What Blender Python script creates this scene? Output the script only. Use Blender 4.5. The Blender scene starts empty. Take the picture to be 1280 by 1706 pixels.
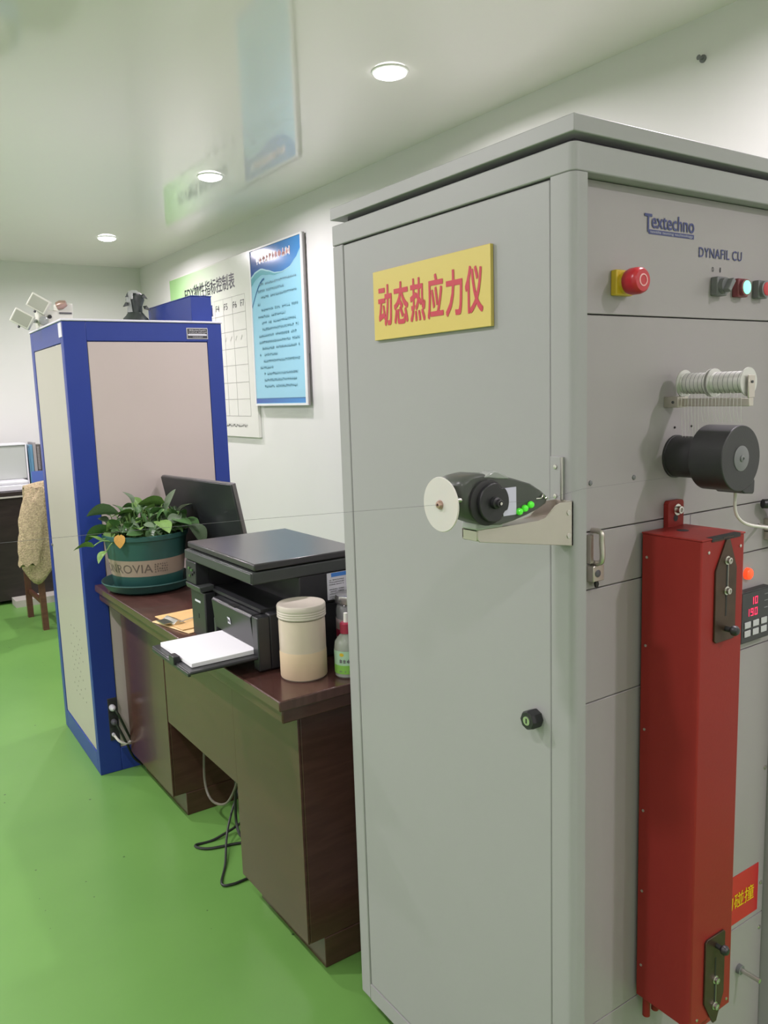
import bpy, bmesh, math, random
from mathutils import Vector, Matrix
random.seed(7)
D = bpy.data
SC = bpy.context.scene
COL = SC.collection
PI = math.pi

# ------------------------------------------------------------------ camera, world, lights, exposure
yaw, pitch, roll = 0.5974, -0.1454, -0.0326
fwd = Vector((math.sin(yaw)*math.cos(pitch), math.cos(yaw)*math.cos(pitch), math.sin(pitch)))
rgt = Vector((math.cos(yaw), -math.sin(yaw), 0))
upv = rgt.cross(fwd)
R2 = math.cos(roll)*rgt + math.sin(roll)*upv
U2 = -math.sin(roll)*rgt + math.cos(roll)*upv
cam = D.cameras.new('camera'); cam.sensor_fit = 'AUTO'; cam.sensor_width = 36
cam.lens = 1356*36/1706; cam.clip_start = 0.02; cam.clip_end = 60
camo = D.objects.new('camera', cam); COL.objects.link(camo)
camo.matrix_world = Matrix(((R2.x, U2.x, -fwd.x, -0.9276), (R2.y, U2.y, -fwd.y, -0.8507),
                            (R2.z, U2.z, -fwd.z, 1.4779), (0, 0, 0, 1)))
SC.camera = camo
wd = D.worlds.new('world'); SC.world = wd; wd.use_nodes = True
wd.node_tree.nodes['Background'].inputs[0].default_value = (0.8, 0.85, 0.9, 1)
wd.node_tree.nodes['Background'].inputs[1].default_value = 0.15
LAMP_POWER = 26.0
LAMP_COLOR = (1.0, 0.90, 0.985)
SC.view_settings.view_transform = 'Standard'
SC.view_settings.look = 'None'
SC.view_settings.exposure = -0.30
SC.view_settings.gamma = 1.0
SC.view_settings.use_curve_mapping = False
SC.cycles.use_denoising = True
SC.cycles.max_bounces = 10
SC.cycles.diffuse_bounces = 6
SC.cycles.sample_clamp_indirect = 4.0

# ------------------------------------------------------------------ materials
def mat(name, col, rough=0.5, metal=0.0, spec=0.5, var=0.0, vscale=8.0, bump=0.0, bscale=60.0,
        emit=None, estr=0.0, trans=0.0, coat=0.0, alpha=1.0, sss=0.0):
    m = D.materials.new(name); m.use_nodes = True
    nt = m.node_tree; b = nt.nodes['Principled BSDF']
    b.inputs['Base Color'].default_value = (*col, 1)
    b.inputs['Roughness'].default_value = rough
    b.inputs['Metallic'].default_value = metal
    b.inputs['Specular IOR Level'].default_value = spec
    b.inputs['Coat Weight'].default_value = coat
    b.inputs['Coat Roughness'].default_value = 0.08
    b.inputs['Transmission Weight'].default_value = trans
    b.inputs['Alpha'].default_value = alpha
    if sss: b.inputs['Subsurface Weight'].default_value = sss
    if emit:
        b.inputs['Emission Color'].default_value = (*emit, 1)
        b.inputs['Emission Strength'].default_value = estr
    if var or bump:
        tc = nt.nodes.new('ShaderNodeTexCoord')
    if var:
        n = nt.nodes.new('ShaderNodeTexNoise'); n.inputs['Scale'].default_value = vscale
        n.inputs['Detail'].default_value = 5
        nt.links.new(tc.outputs['Object'], n.inputs['Vector'])
        r = nt.nodes.new('ShaderNodeValToRGB')
        r.color_ramp.elements[0].position = 0.3; r.color_ramp.elements[1].position = 0.7
        r.color_ramp.elements[0].color = (*[max(0, c*(1-var)) for c in col], 1)
        r.color_ramp.elements[1].color = (*[min(1, c*(1+var)) for c in col], 1)
        nt.links.new(n.outputs['Fac'], r.inputs['Fac'])
        nt.links.new(r.outputs['Color'], b.inputs['Base Color'])
    if bump:
        n2 = nt.nodes.new('ShaderNodeTexNoise'); n2.inputs['Scale'].default_value = bscale
        n2.inputs['Detail'].default_value = 3
        nt.links.new(tc.outputs['Object'], n2.inputs['Vector'])
        bp = nt.nodes.new('ShaderNodeBump'); bp.inputs['Strength'].default_value = bump
        bp.inputs['Distance'].default_value = 0.01
        nt.links.new(n2.outputs['Fac'], bp.inputs['Height'])
        nt.links.new(bp.outputs['Normal'], b.inputs['Normal'])
    return m

def floor_mat():
    m = mat('green_epoxy', (0.15, 0.44, 0.055), rough=0.32, spec=0.5)
    nt = m.node_tree; b = nt.nodes['Principled BSDF']
    tc = nt.nodes.new('ShaderNodeTexCoord')
    n = nt.nodes.new('ShaderNodeTexNoise'); n.inputs['Scale'].default_value = 2.2; n.inputs['Detail'].default_value = 6
    nt.links.new(tc.outputs['Object'], n.inputs['Vector'])
    r = nt.nodes.new('ShaderNodeValToRGB')
    r.color_ramp.elements[0].position = 0.3; r.color_ramp.elements[0].color = (0.108, 0.250, 0.056, 1)
    r.color_ramp.elements[1].position = 0.7; r.color_ramp.elements[1].color = (0.126, 0.280, 0.063, 1)
    nt.links.new(n.outputs['Fac'], r.inputs['Fac'])
    # scattered dirt specks
    v = nt.nodes.new('ShaderNodeTexVoronoi'); v.voronoi_dimensions = '2D'; v.inputs['Scale'].default_value = 8.0
    nt.links.new(tc.outputs['Object'], v.inputs['Vector'])
    n3 = nt.nodes.new('ShaderNodeTexNoise'); n3.inputs['Scale'].default_value = 1.6
    nt.links.new(tc.outputs['Object'], n3.inputs['Vector'])
    sep = nt.nodes.new('ShaderNodeSeparateColor')
    nt.links.new(v.outputs['Color'], sep.inputs['Color'])
    mul = nt.nodes.new('ShaderNodeMath'); mul.operation = 'MULTIPLY'
    p = nt.nodes.new('ShaderNodeMath'); p.operation = 'POWER'; p.inputs[1].default_value = 2.2
    nt.links.new(sep.outputs['Red'], p.inputs[0])
    nt.links.new(p.outputs[0], mul.inputs[0]); mul.inputs[1].default_value = 0.036
    lt = nt.nodes.new('ShaderNodeMath'); lt.operation = 'LESS_THAN'
    nt.links.new(v.outputs['Distance'], lt.inputs[0]); nt.links.new(mul.outputs[0], lt.inputs[1])
    gt = nt.nodes.new('ShaderNodeMath'); gt.operation = 'GREATER_THAN'; gt.inputs[1].default_value = 0.50
    nt.links.new(n3.outputs['Fac'], gt.inputs[0])
    m2 = nt.nodes.new('ShaderNodeMath'); m2.operation = 'MULTIPLY'
    nt.links.new(lt.outputs[0], m2.inputs[0]); nt.links.new(gt.outputs[0], m2.inputs[1])
    mx = nt.nodes.new('ShaderNodeMix'); mx.data_type = 'RGBA'
    nt.links.new(m2.outputs[0], mx.inputs['Factor'])
    nt.links.new(r.outputs['Color'], mx.inputs['A']); mx.inputs['B'].default_value = (0.03, 0.07, 0.02, 1)
    nt.links.new(mx.outputs['Result'], b.inputs['Base Color'])
    return m

def wood_mat(name, c0, c1, rough, scale=(1, 12, 1), coat=0.0, spec=0.5):
    m = mat(name, c0, rough=rough, coat=coat, spec=spec)
    nt = m.node_tree; b = nt.nodes['Principled BSDF']
    tc = nt.nodes.new('ShaderNodeTexCoord'); mp = nt.nodes.new('ShaderNodeMapping')
    mp.inputs['Scale'].default_value = scale
    nt.links.new(tc.outputs['Object'], mp.inputs['Vector'])
    n = nt.nodes.new('ShaderNodeTexNoise'); n.inputs['Scale'].default_value = 4; n.inputs['Detail'].default_value = 8
    n.inputs['Distortion'].default_value = 0.6
    nt.links.new(mp.outputs['Vector'], n.inputs['Vector'])
    r = nt.nodes.new('ShaderNodeValToRGB')
    r.color_ramp.elements[0].position = 0.35; r.color_ramp.elements[0].color = (*c0, 1)
    r.color_ramp.elements[1].position = 0.7; r.color_ramp.elements[1].color = (*c1, 1)
    nt.links.new(n.outputs['Fac'], r.inputs['Fac']); nt.links.new(r.outputs['Color'], b.inputs['Base Color'])
    return m

def grad_mat(name, c0, c1, axis, a, b_, rough=0.3):
    """printed colour gradient along one object axis"""
    m = mat(name, c0, rough=rough)
    nt = m.node_tree; b = nt.nodes['Principled BSDF']
    tc = nt.nodes.new('ShaderNodeTexCoord'); s = nt.nodes.new('ShaderNodeSeparateXYZ')
    nt.links.new(tc.outputs['Object'], s.inputs[0])
    mr = nt.nodes.new('ShaderNodeMapRange'); mr.inputs['From Min'].default_value = a; mr.inputs['From Max'].default_value = b_
    nt.links.new(s.outputs[axis], mr.inputs['Value'])
    mx = nt.nodes.new('ShaderNodeMix'); mx.data_type = 'RGBA'
    nt.links.new(mr.outputs['Result'], mx.inputs['Factor'])
    mx.inputs['A'].default_value = (*c0, 1); mx.inputs['B'].default_value = (*c1, 1)
    nt.links.new(mx.outputs['Result'], b.inputs['Base Color'])
    return m

M = dict(
    wall=mat('wall_paint', (0.70, 0.70, 0.675), rough=0.6, var=0.015, vscale=1.5, bump=0.03, bscale=180),
    ceil=mat('gloss_ceiling_film', (0.87, 0.82, 0.815), rough=0.065, spec=0.6),
    floor=floor_mat(),
    grey=mat('grey_powder_coat', (0.325, 0.325, 0.325), rough=0.42, spec=0.45, var=0.012, vscale=3, bump=0.02, bscale=500),
    grey_bounce=mat('grey_panel_red_bounce', (0.325, 0.302, 0.305), rough=0.42, spec=0.45, var=0.015, vscale=3, bump=0.02, bscale=500),  # same cabinet grey, with pinkish red bounce light tinted into the colour
    dark=mat('shadow_gap_black', (0.02, 0.02, 0.022), rough=0.7),
    neck=mat('dark_grey_neck', (0.07, 0.07, 0.078), rough=0.5),
    rubber=mat('black_rubber', (0.015, 0.015, 0.015), rough=0.6),
    blackp=mat('black_plastic', (0.018, 0.018, 0.02), rough=0.38, var=0.1, vscale=6),
    blower=mat('blower_black', (0.028, 0.028, 0.03), rough=0.45, bump=0.03, bscale=300),
    yellow=mat('yellow_sign', (0.62, 0.49, 0.13), rough=0.3),
    signred=mat('sign_red', (0.52, 0.035, 0.06), rough=0.35),
    ypl=mat('yellow_plastic', (0.65, 0.45, 0.03), rough=0.4),
    redbtn=mat('red_button', (0.48, 0.02, 0.03), rough=0.3),
    pink=mat('pale_pink_mark', (0.75, 0.4, 0.4), rough=0.5),
    redpaint=mat('red_paint', (0.255, 0.026, 0.022), rough=0.40, spec=0.15, var=0.05, vscale=3, bump=0.02, bscale=200),
    brownsteel=mat('brown_oxidised_steel', (0.07, 0.042, 0.028), rough=0.42, metal=0.5, var=0.2, vscale=30),
    steel=mat('steel', (0.62, 0.6, 0.56), rough=0.28, metal=1.0, bump=0.02, bscale=300),
    alu=mat('bare_aluminium', (0.55, 0.51, 0.46), rough=0.36, metal=0.85, var=0.03, vscale=20),
    wire=mat('silver_wire_coil', (0.62, 0.62, 0.59), rough=0.38, metal=0.55),
    whitep=mat('white_plastic', (0.78, 0.77, 0.73), rough=0.4),
    disc=mat('frosted_disc', (0.58, 0.55, 0.52), rough=0.45, trans=0.0, sss=0.1),
    logo=mat('logo_blue', (0.04, 0.05, 0.17), rough=0.5),
    logot=mat('logo_grey_lettering', (0.42, 0.42, 0.45), rough=0.5),
    ink=mat('dark_ink', (0.03, 0.03, 0.04), rough=0.5),
    swgrey=mat('switch_grey', (0.16, 0.165, 0.17), rough=0.4),
    swred=mat('switch_dark_red', (0.22, 0.05, 0.06), rough=0.4),
    glowg=mat('lit_green_lens', (0.2, 0.8, 0.5), rough=0.3, emit=(0.25, 1.0, 0.6), estr=1.5),
    glowr=mat('lit_red_lens', (0.8, 0.1, 0.03), rough=0.3, emit=(1.0, 0.06, 0.015), estr=1.2),
    led=mat('red_led_digits', (0.8, 0.02, 0.1), rough=0.4, emit=(1.0, 0.02, 0.1), estr=2.0),
    ledg=mat('lit_green_knob', (0.1, 0.8, 0.05), rough=0.15, emit=(0.1, 0.9, 0.02), estr=0.16),
    feeder=mat('dark_green_grey_shell', (0.06, 0.066, 0.058), rough=0.35, var=0.15, vscale=15),
    card=mat('lilac_card', (0.58, 0.56, 0.7), rough=0.4),
    blue=mat('blue_paint', (0.018, 0.040, 0.23), rough=0.36, spec=0.35, var=0.03, vscale=3, bump=0.02, bscale=300),
    cream=mat('cream_panel', (0.46, 0.395, 0.37), rough=0.38, spec=0.5, var=0.015, vscale=3),
    cream2=mat('cream_side_panel', (0.39, 0.375, 0.315), rough=0.38, spec=0.5, var=0.015, vscale=3),
    topw=mat('pale_top_plate', (0.62, 0.62, 0.68), rough=0.4),
    vent=mat('vent_hole', (0.2, 0.2, 0.16), rough=0.7),
    plate=mat('black_nameplate', (0.03, 0.03, 0.035), rough=0.35),
    platel=mat('nameplate_print', (0.5, 0.5, 0.52), rough=0.4),
    desk=wood_mat('dark_brown_lacquer', (0.058, 0.025, 0.019), (0.078, 0.035, 0.026), 0.24, (2, 2, 14), coat=0.15),
    desktop=wood_mat('dark_brown_desktop', (0.06, 0.026, 0.021), (0.085, 0.038, 0.031), 0.26, (12, 1.5, 2), coat=0.35),
    benchw=wood_mat('black_brown_bench', (0.018, 0.013, 0.012), (0.028, 0.02, 0.018), 0.35, (2, 2, 10)),
    benchedge=mat('pale_edge_band', (0.4, 0.38, 0.34), rough=0.5),
    chairw=wood_mat('brown_chair_wood', (0.075, 0.03, 0.018), (0.11, 0.045, 0.026), 0.4, (3, 3, 14)),
    fleece=mat('beige_fleece', (0.45, 0.36, 0.23), rough=0.95, spec=0.1, var=0.28, vscale=90, bump=1.0, bscale=130),
    prblack=mat('printer_black', (0.022, 0.023, 0.025), rough=0.33, spec=0.5),
    prside=mat('printer_matt_side', (0.017, 0.017, 0.02), rough=0.5),
    prlid=mat('printer_lid', (0.035, 0.034, 0.036), rough=0.28, spec=0.6),
    prgrey=mat('printer_band', (0.045, 0.05, 0.048), rough=0.35),
    paper=mat('white_paper', (0.82, 0.82, 0.85), rough=0.7),
    sticker=mat('white_sticker', (0.62, 0.62, 0.68), rough=0.5),
    stblue=mat('sticker_blue', (0.05, 0.2, 0.6), rough=0.5),
    pot=mat('teal_pot', (0.020, 0.080, 0.072), rough=0.42, var=0.06, vscale=10),
    band=mat('pot_tan_band', (0.30, 0.235, 0.18), rough=0.6),
    bandink=mat('pot_lettering', (0.11, 0.085, 0.07), rough=0.6),
    soil=mat('soil', (0.03, 0.02, 0.012), rough=0.95, bump=0.8, bscale=90),
    leaf1=mat('leaf_mid_green', (0.070, 0.155, 0.050), rough=0.35, var=0.25, vscale=30, sss=0.0),
    leaf2=mat('leaf_light_green', (0.15, 0.27, 0.07), rough=0.35, var=0.25, vscale=30),
    leaf3=mat('leaf_grey_green', (0.10, 0.15, 0.085), rough=0.4, var=0.2, vscale=30),
    leafy=mat('leaf_yellow', (0.5, 0.27, 0.05), rough=0.5, var=0.3, vscale=30),
    stem=mat('leaf_stem', (0.14, 0.26, 0.07), rough=0.5),
    jar=mat('cloudy_jar_plastic', (0.56, 0.48, 0.385), rough=0.3, var=0.05, vscale=14),
    jarlid=mat('cloudy_jar_lid', (0.55, 0.50, 0.43), rough=0.3),
    powder=mat('beige_powder', (0.62, 0.48, 0.33), rough=0.9),
    glass=mat('glass', (0.6, 0.62, 0.62), rough=0.08, trans=0.6, spec=0.6),
    bottle=mat('clear_bottle', (0.55, 0.58, 0.52), rough=0.12, trans=0.45),
    lgreen=mat('green_label', (0.22, 0.50, 0.08), rough=0.45),
    lgreen2=mat('pale_green_label', (0.40, 0.60, 0.42), rough=0.45),
    crimson=mat('crimson_cap', (0.35, 0.02, 0.06), rough=0.35),
    tan=mat('hardboard', (0.62, 0.40, 0.17), rough=0.55, var=0.08, vscale=20),
    tan2=mat('pale_hardboard', (0.66, 0.47, 0.24), rough=0.55, var=0.08, vscale=20),
    mon=mat('monitor_black', (0.02, 0.024, 0.025), rough=0.3, spec=0.5),
    monrim=mat('monitor_rim', (0.11, 0.105, 0.105), rough=0.4),
    cabblack=mat('black_cable', (0.012, 0.016, 0.012), rough=0.45),
    cabgrey=mat('grey_cable', (0.14, 0.13, 0.10), rough=0.5),
    cabwhite=mat('white_cable', (0.62, 0.6, 0.55), rough=0.45),
    thread=mat('yarn_thread', (0.14, 0.14, 0.15), rough=0.6),
    lightem=mat('downlight_diffuser', (1, 1, 1), rough=0.5, emit=(1.0, 0.99, 0.96), estr=9.0),
    trimw=mat('downlight_trim', (0.85, 0.85, 0.83), rough=0.35),
    tealbody=mat('poster_pale_blue', (0.28, 0.56, 0.70), rough=0.12, spec=0.6),
    pblue=grad_mat('poster_blue_header', (0.035, 0.10, 0.36), (0.05, 0.24, 0.56), 'Y', 0.30, -0.30, rough=0.12),
    pteal=mat('poster_teal_wave', (0.14, 0.40, 0.47), rough=0.15),
    pteal2=mat('poster_light_wave', (0.40, 0.66, 0.74), rough=0.15),
    pnavy=mat('poster_navy_curve', (0.04, 0.14, 0.30), rough=0.15),
    ptext=mat('poster_text', (0.12, 0.30, 0.38), rough=0.3),
    frame=mat('white_poster_frame', (0.74, 0.74, 0.74), rough=0.3),
    dframe=mat('poster_frame_side', (0.30, 0.28, 0.28), rough=0.4),
    gboard=mat('board_white', (0.70, 0.70, 0.65), rough=0.25),
    ggreen=grad_mat('board_green_fade', (0.33, 0.58, 0.24), (0.69, 0.70, 0.64), 'Y', 0.62, -0.30, rough=0.25),
    bline=mat('board_grid_ink', (0.36, 0.36, 0.34), rough=0.4),
    bundle=mat('dark_green_cloth', (0.03, 0.04, 0.034), rough=0.5, var=0.3, vscale=20),
    clearf=mat('grey_plastic_film', (0.28, 0.30, 0.28), rough=0.2, spec=0.6),
    lampw=mat('lamp_housing_white', (0.62, 0.62, 0.55), rough=0.4),
    lens=mat('lamp_lens', (0.36, 0.37, 0.31), rough=0.15, spec=0.7),
    copper=mat('lamp_copper_part', (0.45, 0.3, 0.25), rough=0.3, metal=0.6),
    rackb=mat('blue_rack_plastic', (0.08, 0.14, 0.42), rough=0.4),
    rackc=mat('clear_blue_plastic', (0.12, 0.28, 0.42), rough=0.2),
    binder1=mat('dark_binder', (0.10, 0.09, 0.085), rough=0.5),
    binder2=mat('grey_binder', (0.30, 0.28, 0.28), rough=0.5),
    binder3=mat('white_binder', (0.65, 0.65, 0.64), rough=0.5),
    inst=mat('instrument_white', (0.70, 0.70, 0.74), rough=0.35),
    instg=mat('instrument_grey', (0.42, 0.44, 0.42), rough=0.3),
    warnred=mat('sticker_red', (0.50, 0.012, 0.022), rough=0.35),
    warnyel=mat('sticker_yellow', (0.75, 0.50, 0.0), rough=0.4),
    metal_lid=mat('metal_lid', (0.55, 0.55, 0.54), rough=0.25, metal=0.9),
    labelpink=mat('pale_label', (0.45, 0.36, 0.36), rough=0.5),
)

# ------------------------------------------------------------------ builders
def thing(name, label, cat, loc=(0, 0, 0), rotz=0.0, group=None, local=False):
    o = D.objects.new(name, None); COL.objects.link(o)
    o.location = loc; o.rotation_euler = (0, 0, rotz); o.empty_display_size = 0.05
    o['label'] = label; o['category'] = cat
    if group: o['group'] = group
    LOCAL[o.name] = local
    return o
LOCAL = {}
def root_of(o):
    while o.parent: o = o.parent
    return o
def obj(name, bm, m, parent=None, smooth=False, label=None, bevel=0.0, seg=2):
    """bm in world coordinates (shifted to the thing's origin) unless the thing is 'local'"""
    me = D.meshes.new(name)
    if smooth is True:
        for f in bm.faces: f.smooth = True
    bmesh.ops.recalc_face_normals(bm, faces=bm.faces)
    bm.to_mesh(me); bm.free()
    me.set_sharp_from_angle(angle=math.radians(38))
    me.materials.append(m if not isinstance(m, str) else M[m])
    o = D.objects.new(name, me); COL.objects.link(o)
    if parent:
        o.parent = parent
        r = root_of(parent)
        if not LOCAL.get(r.name, False):
            me.transform(Matrix.Translation(-r.location))
    if bevel:
        md = o.modifiers.new('bevel', 'BEVEL'); md.width = bevel; md.segments = seg; md.limit_method = 'ANGLE'
        md.angle_limit = math.radians(40); md.harden_normals = False
    if label: o['label'] = label
    return o
def tag(o, label, cat, group=None):
    o['label'] = label; o['category'] = cat
    if group: o['group'] = group
    return o
def recenter(o):
    """move a top-level mesh's origin to its base centre"""
    me = o.data
    xs = [v.co.x for v in me.vertices]; ys = [v.co.y for v in me.vertices]; zs = [v.co.z for v in me.vertices]
    c = Vector(((min(xs)+max(xs))/2, (min(ys)+max(ys))/2, min(zs)))
    me.transform(Matrix.Translation(-c)); o.location = c
    return o
def BM(): return bmesh.new()
def box(bm, x0, x1, y0, y1, z0, z1, mtx=None):
    vs = [bm.verts.new((x, y, z)) for x in (x0, x1) for y in (y0, y1) for z in (z0, z1)]
    for f in ((0, 1, 3, 2), (4, 6, 7, 5), (0, 4, 5, 1), (2, 3, 7, 6), (0, 2, 6, 4), (1, 5, 7, 3)):
        bm.faces.new([vs[i] for i in f])
    if mtx:
        for v in vs: v.co = mtx @ v.co
    return bm
def bx(*a, mtx=None): return box(BM(), *a, mtx=mtx)
def frame_axes(d):
    d = Vector(d).normalized()
    a = Vector((0, 0, 1)) if abs(d.z) < 0.9 else Vector((1, 0, 0))
    u = d.cross(a).normalized(); v = d.cross(u).normalized()
    return u, v
def cyl(bm, p0, p1, r0, r1=None, seg=20, cap=True, smooth=True):
    p0 = Vector(p0); p1 = Vector(p1); r1 = r0 if r1 is None else r1
    u, v = frame_axes(p1-p0)
    A = [bm.verts.new(p0 + r0*(math.cos(2*PI*i/seg)*u + math.sin(2*PI*i/seg)*v)) for i in range(seg)]
    B = [bm.verts.new(p1 + r1*(math.cos(2*PI*i/seg)*u + math.sin(2*PI*i/seg)*v)) for i in range(seg)]
    for i in range(seg):
        f = bm.faces.new((A[i], A[(i+1) % seg], B[(i+1) % seg], B[i])); f.smooth = smooth
    if cap:
        bm.faces.new(A[::-1]); bm.faces.new(B)
    return bm
def cy(*a, **k): return cyl(BM(), *a, **k)
def rev(bm, p0, axis, prof, seg=28, smooth=True):
    """surface of revolution: prof = [(r, t)] along axis from p0"""
    p0 = Vector(p0); ax = Vector(axis).normalized(); u, v = frame_axes(ax)
    rings = []
    for r, t in prof:
        c = p0 + ax*t
        if r < 1e-6: rings.append([bm.verts.new(c)])
        else: rings.append([bm.verts.new(c + r*(math.cos(2*PI*i/seg)*u + math.sin(2*PI*i/seg)*v)) for i in range(seg)])
    for a, b in zip(rings, rings[1:]):
        for i in range(seg):
            j = (i+1) % seg
            if len(a) == 1 and len(b) == 1: continue
            if len(a) == 1: f = bm.faces.new((a[0], b[j], b[i]))
            elif len(b) == 1: f = bm.faces.new((a[i], a[j], b[0]))
            else: f = bm.faces.new((a[i], a[j], b[j], b[i]))
            f.smooth = smooth
    return bm
def rv(*a, **k): return rev(BM(), *a, **k)
def prism(bm, pts, axis, t0, t1):
    """pts in the two other axes; axis 'x','y','z'"""
    def P(a, b, t): return {'x': (t, a, b), 'y': (a, t, b), 'z': (a, b, t)}[axis]
    A = [bm.verts.new(P(a, b, t0)) for a, b in pts]; B = [bm.verts.new(P(a, b, t1)) for a, b in pts]
    n = len(pts)
    for i in range(n): bm.faces.new((A[i], A[(i+1) % n], B[(i+1) % n], B[i]))
    bm.faces.new(A[::-1]); bm.faces.new(B)
    return bm
def pm(*a): return prism(BM(), *a)
def catmull(pts, n=8):
    P = [Vector(p) for p in pts]; out = []
    P = [2*P[0]-P[1]] + P + [2*P[-1]-P[-2]]
    for i in range(1, len(P)-2):
        for k in range(n):
            t = k/n
            out.append(0.5*((2*P[i]) + (-P[i-1]+P[i+1])*t + (2*P[i-1]-5*P[i]+4*P[i+1]-P[i+2])*t*t
                            + (-P[i-1]+3*P[i]-3*P[i+1]+P[i+2])*t*t*t))
    out.append(P[-2]); return out
def tube(bm, pts, r, seg=8, n=8, smooth=True, taper=None):
    path = catmull(pts, n) if n > 1 else [Vector(p) for p in pts]
    rings = []; u = None
    for i, p in enumerate(path):
        d = (path[min(i+1, len(path)-1)] - path[max(i-1, 0)])
        if d.length < 1e-9: d = Vector((0, 0, 1))
        d.normalize()
        if u is None: u, v = frame_axes(d)
        else:
            u = (u - d*u.dot(d)).normalized(); v = d.cross(u)
        rr = r if taper is None else r*(1+(taper-1)*i/(len(path)-1))
        rings.append([bm.verts.new(p + rr*(math.cos(2*PI*k/seg)*u + math.sin(2*PI*k/seg)*v)) for k in range(seg)])
    for a, b in zip(rings, rings[1:]):
        for k in range(seg):
            f = bm.faces.new((a[k], a[(k+1) % seg], b[(k+1) % seg], b[k])); f.smooth = smooth
    bm.faces.new(rings[0][::-1]); bm.faces.new(rings[-1])
    return bm
def tb(*a, **k): return tube(BM(), *a, **k)

_txt = {}
def text_bm(s, w, h, fn, bold=0.0, keep=False, spacing=1.0):
    """lettering as flat mesh, fitted to w x h, mapped through fn(u, v) -> world point"""
    key = (s, spacing)
    if key not in _txt:
        cu = D.curves.new('t', 'FONT'); cu.body = s; cu.size = 1.0; cu.offset = 0.0; cu.resolution_u = 3
        cu.space_character = spacing; cu.fill_mode = 'FRONT'
        o = D.objects.new('t', cu); COL.objects.link(o)
        bpy.context.view_layer.update()
        dg = bpy.context.evaluated_depsgraph_get()
        me = D.meshes.new_from_object(o.evaluated_get(dg))
        D.objects.remove(o); D.curves.remove(cu)
        _txt[key] = me
    bm = BM(); bm.from_mesh(_txt[key])
    lay = [0]*len(bm.verts)
    if bold:
        d = bold; one = _txt[key]
        for ox, oy in ((d, 0), (-d, 0), (0, d), (0, -d), (d, d), (-d, -d), (d, -d), (-d, d)):
            n0 = len(bm.verts); bm.from_mesh(one); bm.verts.ensure_lookup_table()
            for v in bm.verts[n0:]: v.co.x += ox; v.co.y += oy; lay.append(lay[n0-1]+1)
    xs = [v.co.x for v in bm.verts]; ys = [v.co.y for v in bm.verts]
    x0, x1, y0, y1 = min(xs), max(xs), min(ys), max(ys)
    sx = w/(x1-x0); sy = h/(y1-y0)
    if keep: sx = sy = min(sx, sy)
    e = 1e-4
    for i, v in enumerate(bm.verts):
        a, b = (v.co.x-x0)*sx, (v.co.y-y0)*sy
        p = Vector(fn(a, b))
        if lay[i]:
            n = (Vector(fn(a+e, b))-p).cross(Vector(fn(a, b+e))-p).normalized()
            p = p + n*(0.00005*lay[i])
        v.co = p
    return bm
def text(name, s, w, h, fn, m, parent, **k):
    bm = text_bm(s, w, h, fn, **k)
    me = D.meshes.new(name); bm.to_mesh(me); bm.free(); me.materials.append(M[m])
    o = D.objects.new(name, me); COL.objects.link(o); o.parent = parent
    if not LOCAL.get(root_of(parent).name, False):
        me.transform(Matrix.Translation(-root_of(parent).location))
    return o
def dashes(bm, fn, u0, u1, v, h, gap=0.25):
    """a line of illegible small print: a row of short marks"""
    u = u0
    while u < u1:
        w = h*random.uniform(0.5, 1.0)
        if random.random() > 0.06:
            for k in range(2):
                vv = v + h*random.uniform(0.0, 0.55); hh = h*random.uniform(0.2, 0.45)
                q = [fn(u, vv), fn(min(u+w, u1), vv), fn(min(u+w, u1), vv+hh), fn(u, vv+hh)]
                bm.faces.new([bm.verts.new(p) for p in q])
            q = [fn(u+w*.3, v), fn(u+w*.55, v), fn(u+w*.55, v+h), fn(u+w*.3, v+h)]
            bm.faces.new([bm.verts.new(p) for p in q])
        u += w + h*gap
    return bm
def clone(o, parent=None, loc=None, rot=None, scale=None, name=None):
    c = o.copy(); COL.objects.link(c)
    if parent is not None: c.parent = parent
    if loc is not None: c.location = loc
    if rot is not None: c.rotation_euler = rot
    if scale is not None: c.scale = scale
    return c
def struct(o): o['kind'] = 'structure'; return o

# ------------------------------------------------------------------ the room
X0, X1, Y0, Y1, H = -4.6, 1.467, -4.2, 6.30, 2.605
struct(obj('floor', bx(X0, X1, Y0, Y1, -0.1, 0), 'floor'))
struct(obj('ceiling', bx(X0, X1, Y0, Y1, H, H+0.1), 'ceil'))
struct(obj('wall_right', bx(X1, X1+0.12, Y0-0.12, Y1+0.12, -0.1, H+0.1), 'wall'))
struct(obj('wall_back', bx(X0, X1, Y1, Y1+0.12, -0.1, H+0.1), 'wall'))
struct(obj('wall_left', bx(X0-0.12, X0, Y0-0.12, Y1+0.12, -0.1, H+0.1), 'wall'))
struct(obj('wall_front', bx(X0, X1, Y0-0.12, Y0, -0.1, H+0.1), 'wall'))

# ------------------------------------------------------------------ downlights
def downlight(x, y, label, k=1.0, first=[None]):
    t = thing('downlight', label, 'ceiling light', (x, y, H), group='recessed ceiling downlights')
    if first[0] is None:
        tr = obj('trim_ring', rv((x, y, H), (0, 0, -1), [(0.066, 0.0), (0.066, 0.003), (0.060, 0.005), (0.059, 0.0015)], seg=36), 'trimw', t)
        df = obj('diffuser', rv((x, y, H), (0, 0, -1), [(0.0605, 0.0012), (0.057, 0.011), (0.040, 0.018), (0.0, 0.021)], seg=36), 'lightem', t)
        first[0] = (tr, df)
    else:
        for c in first[0]: clone(c, t)
    la = D.lights.new('downlight_lamp', 'AREA'); la.shape = 'DISK'; la.size = 0.10
    la.energy = LAMP_POWER*k; la.color = LAMP_COLOR; la.spread = math.radians(170)
    lo = D.objects.new('downlight_lamp', la); COL.objects.link(lo); lo.parent = t
    lo.location = (0, 0, -0.025)
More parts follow.
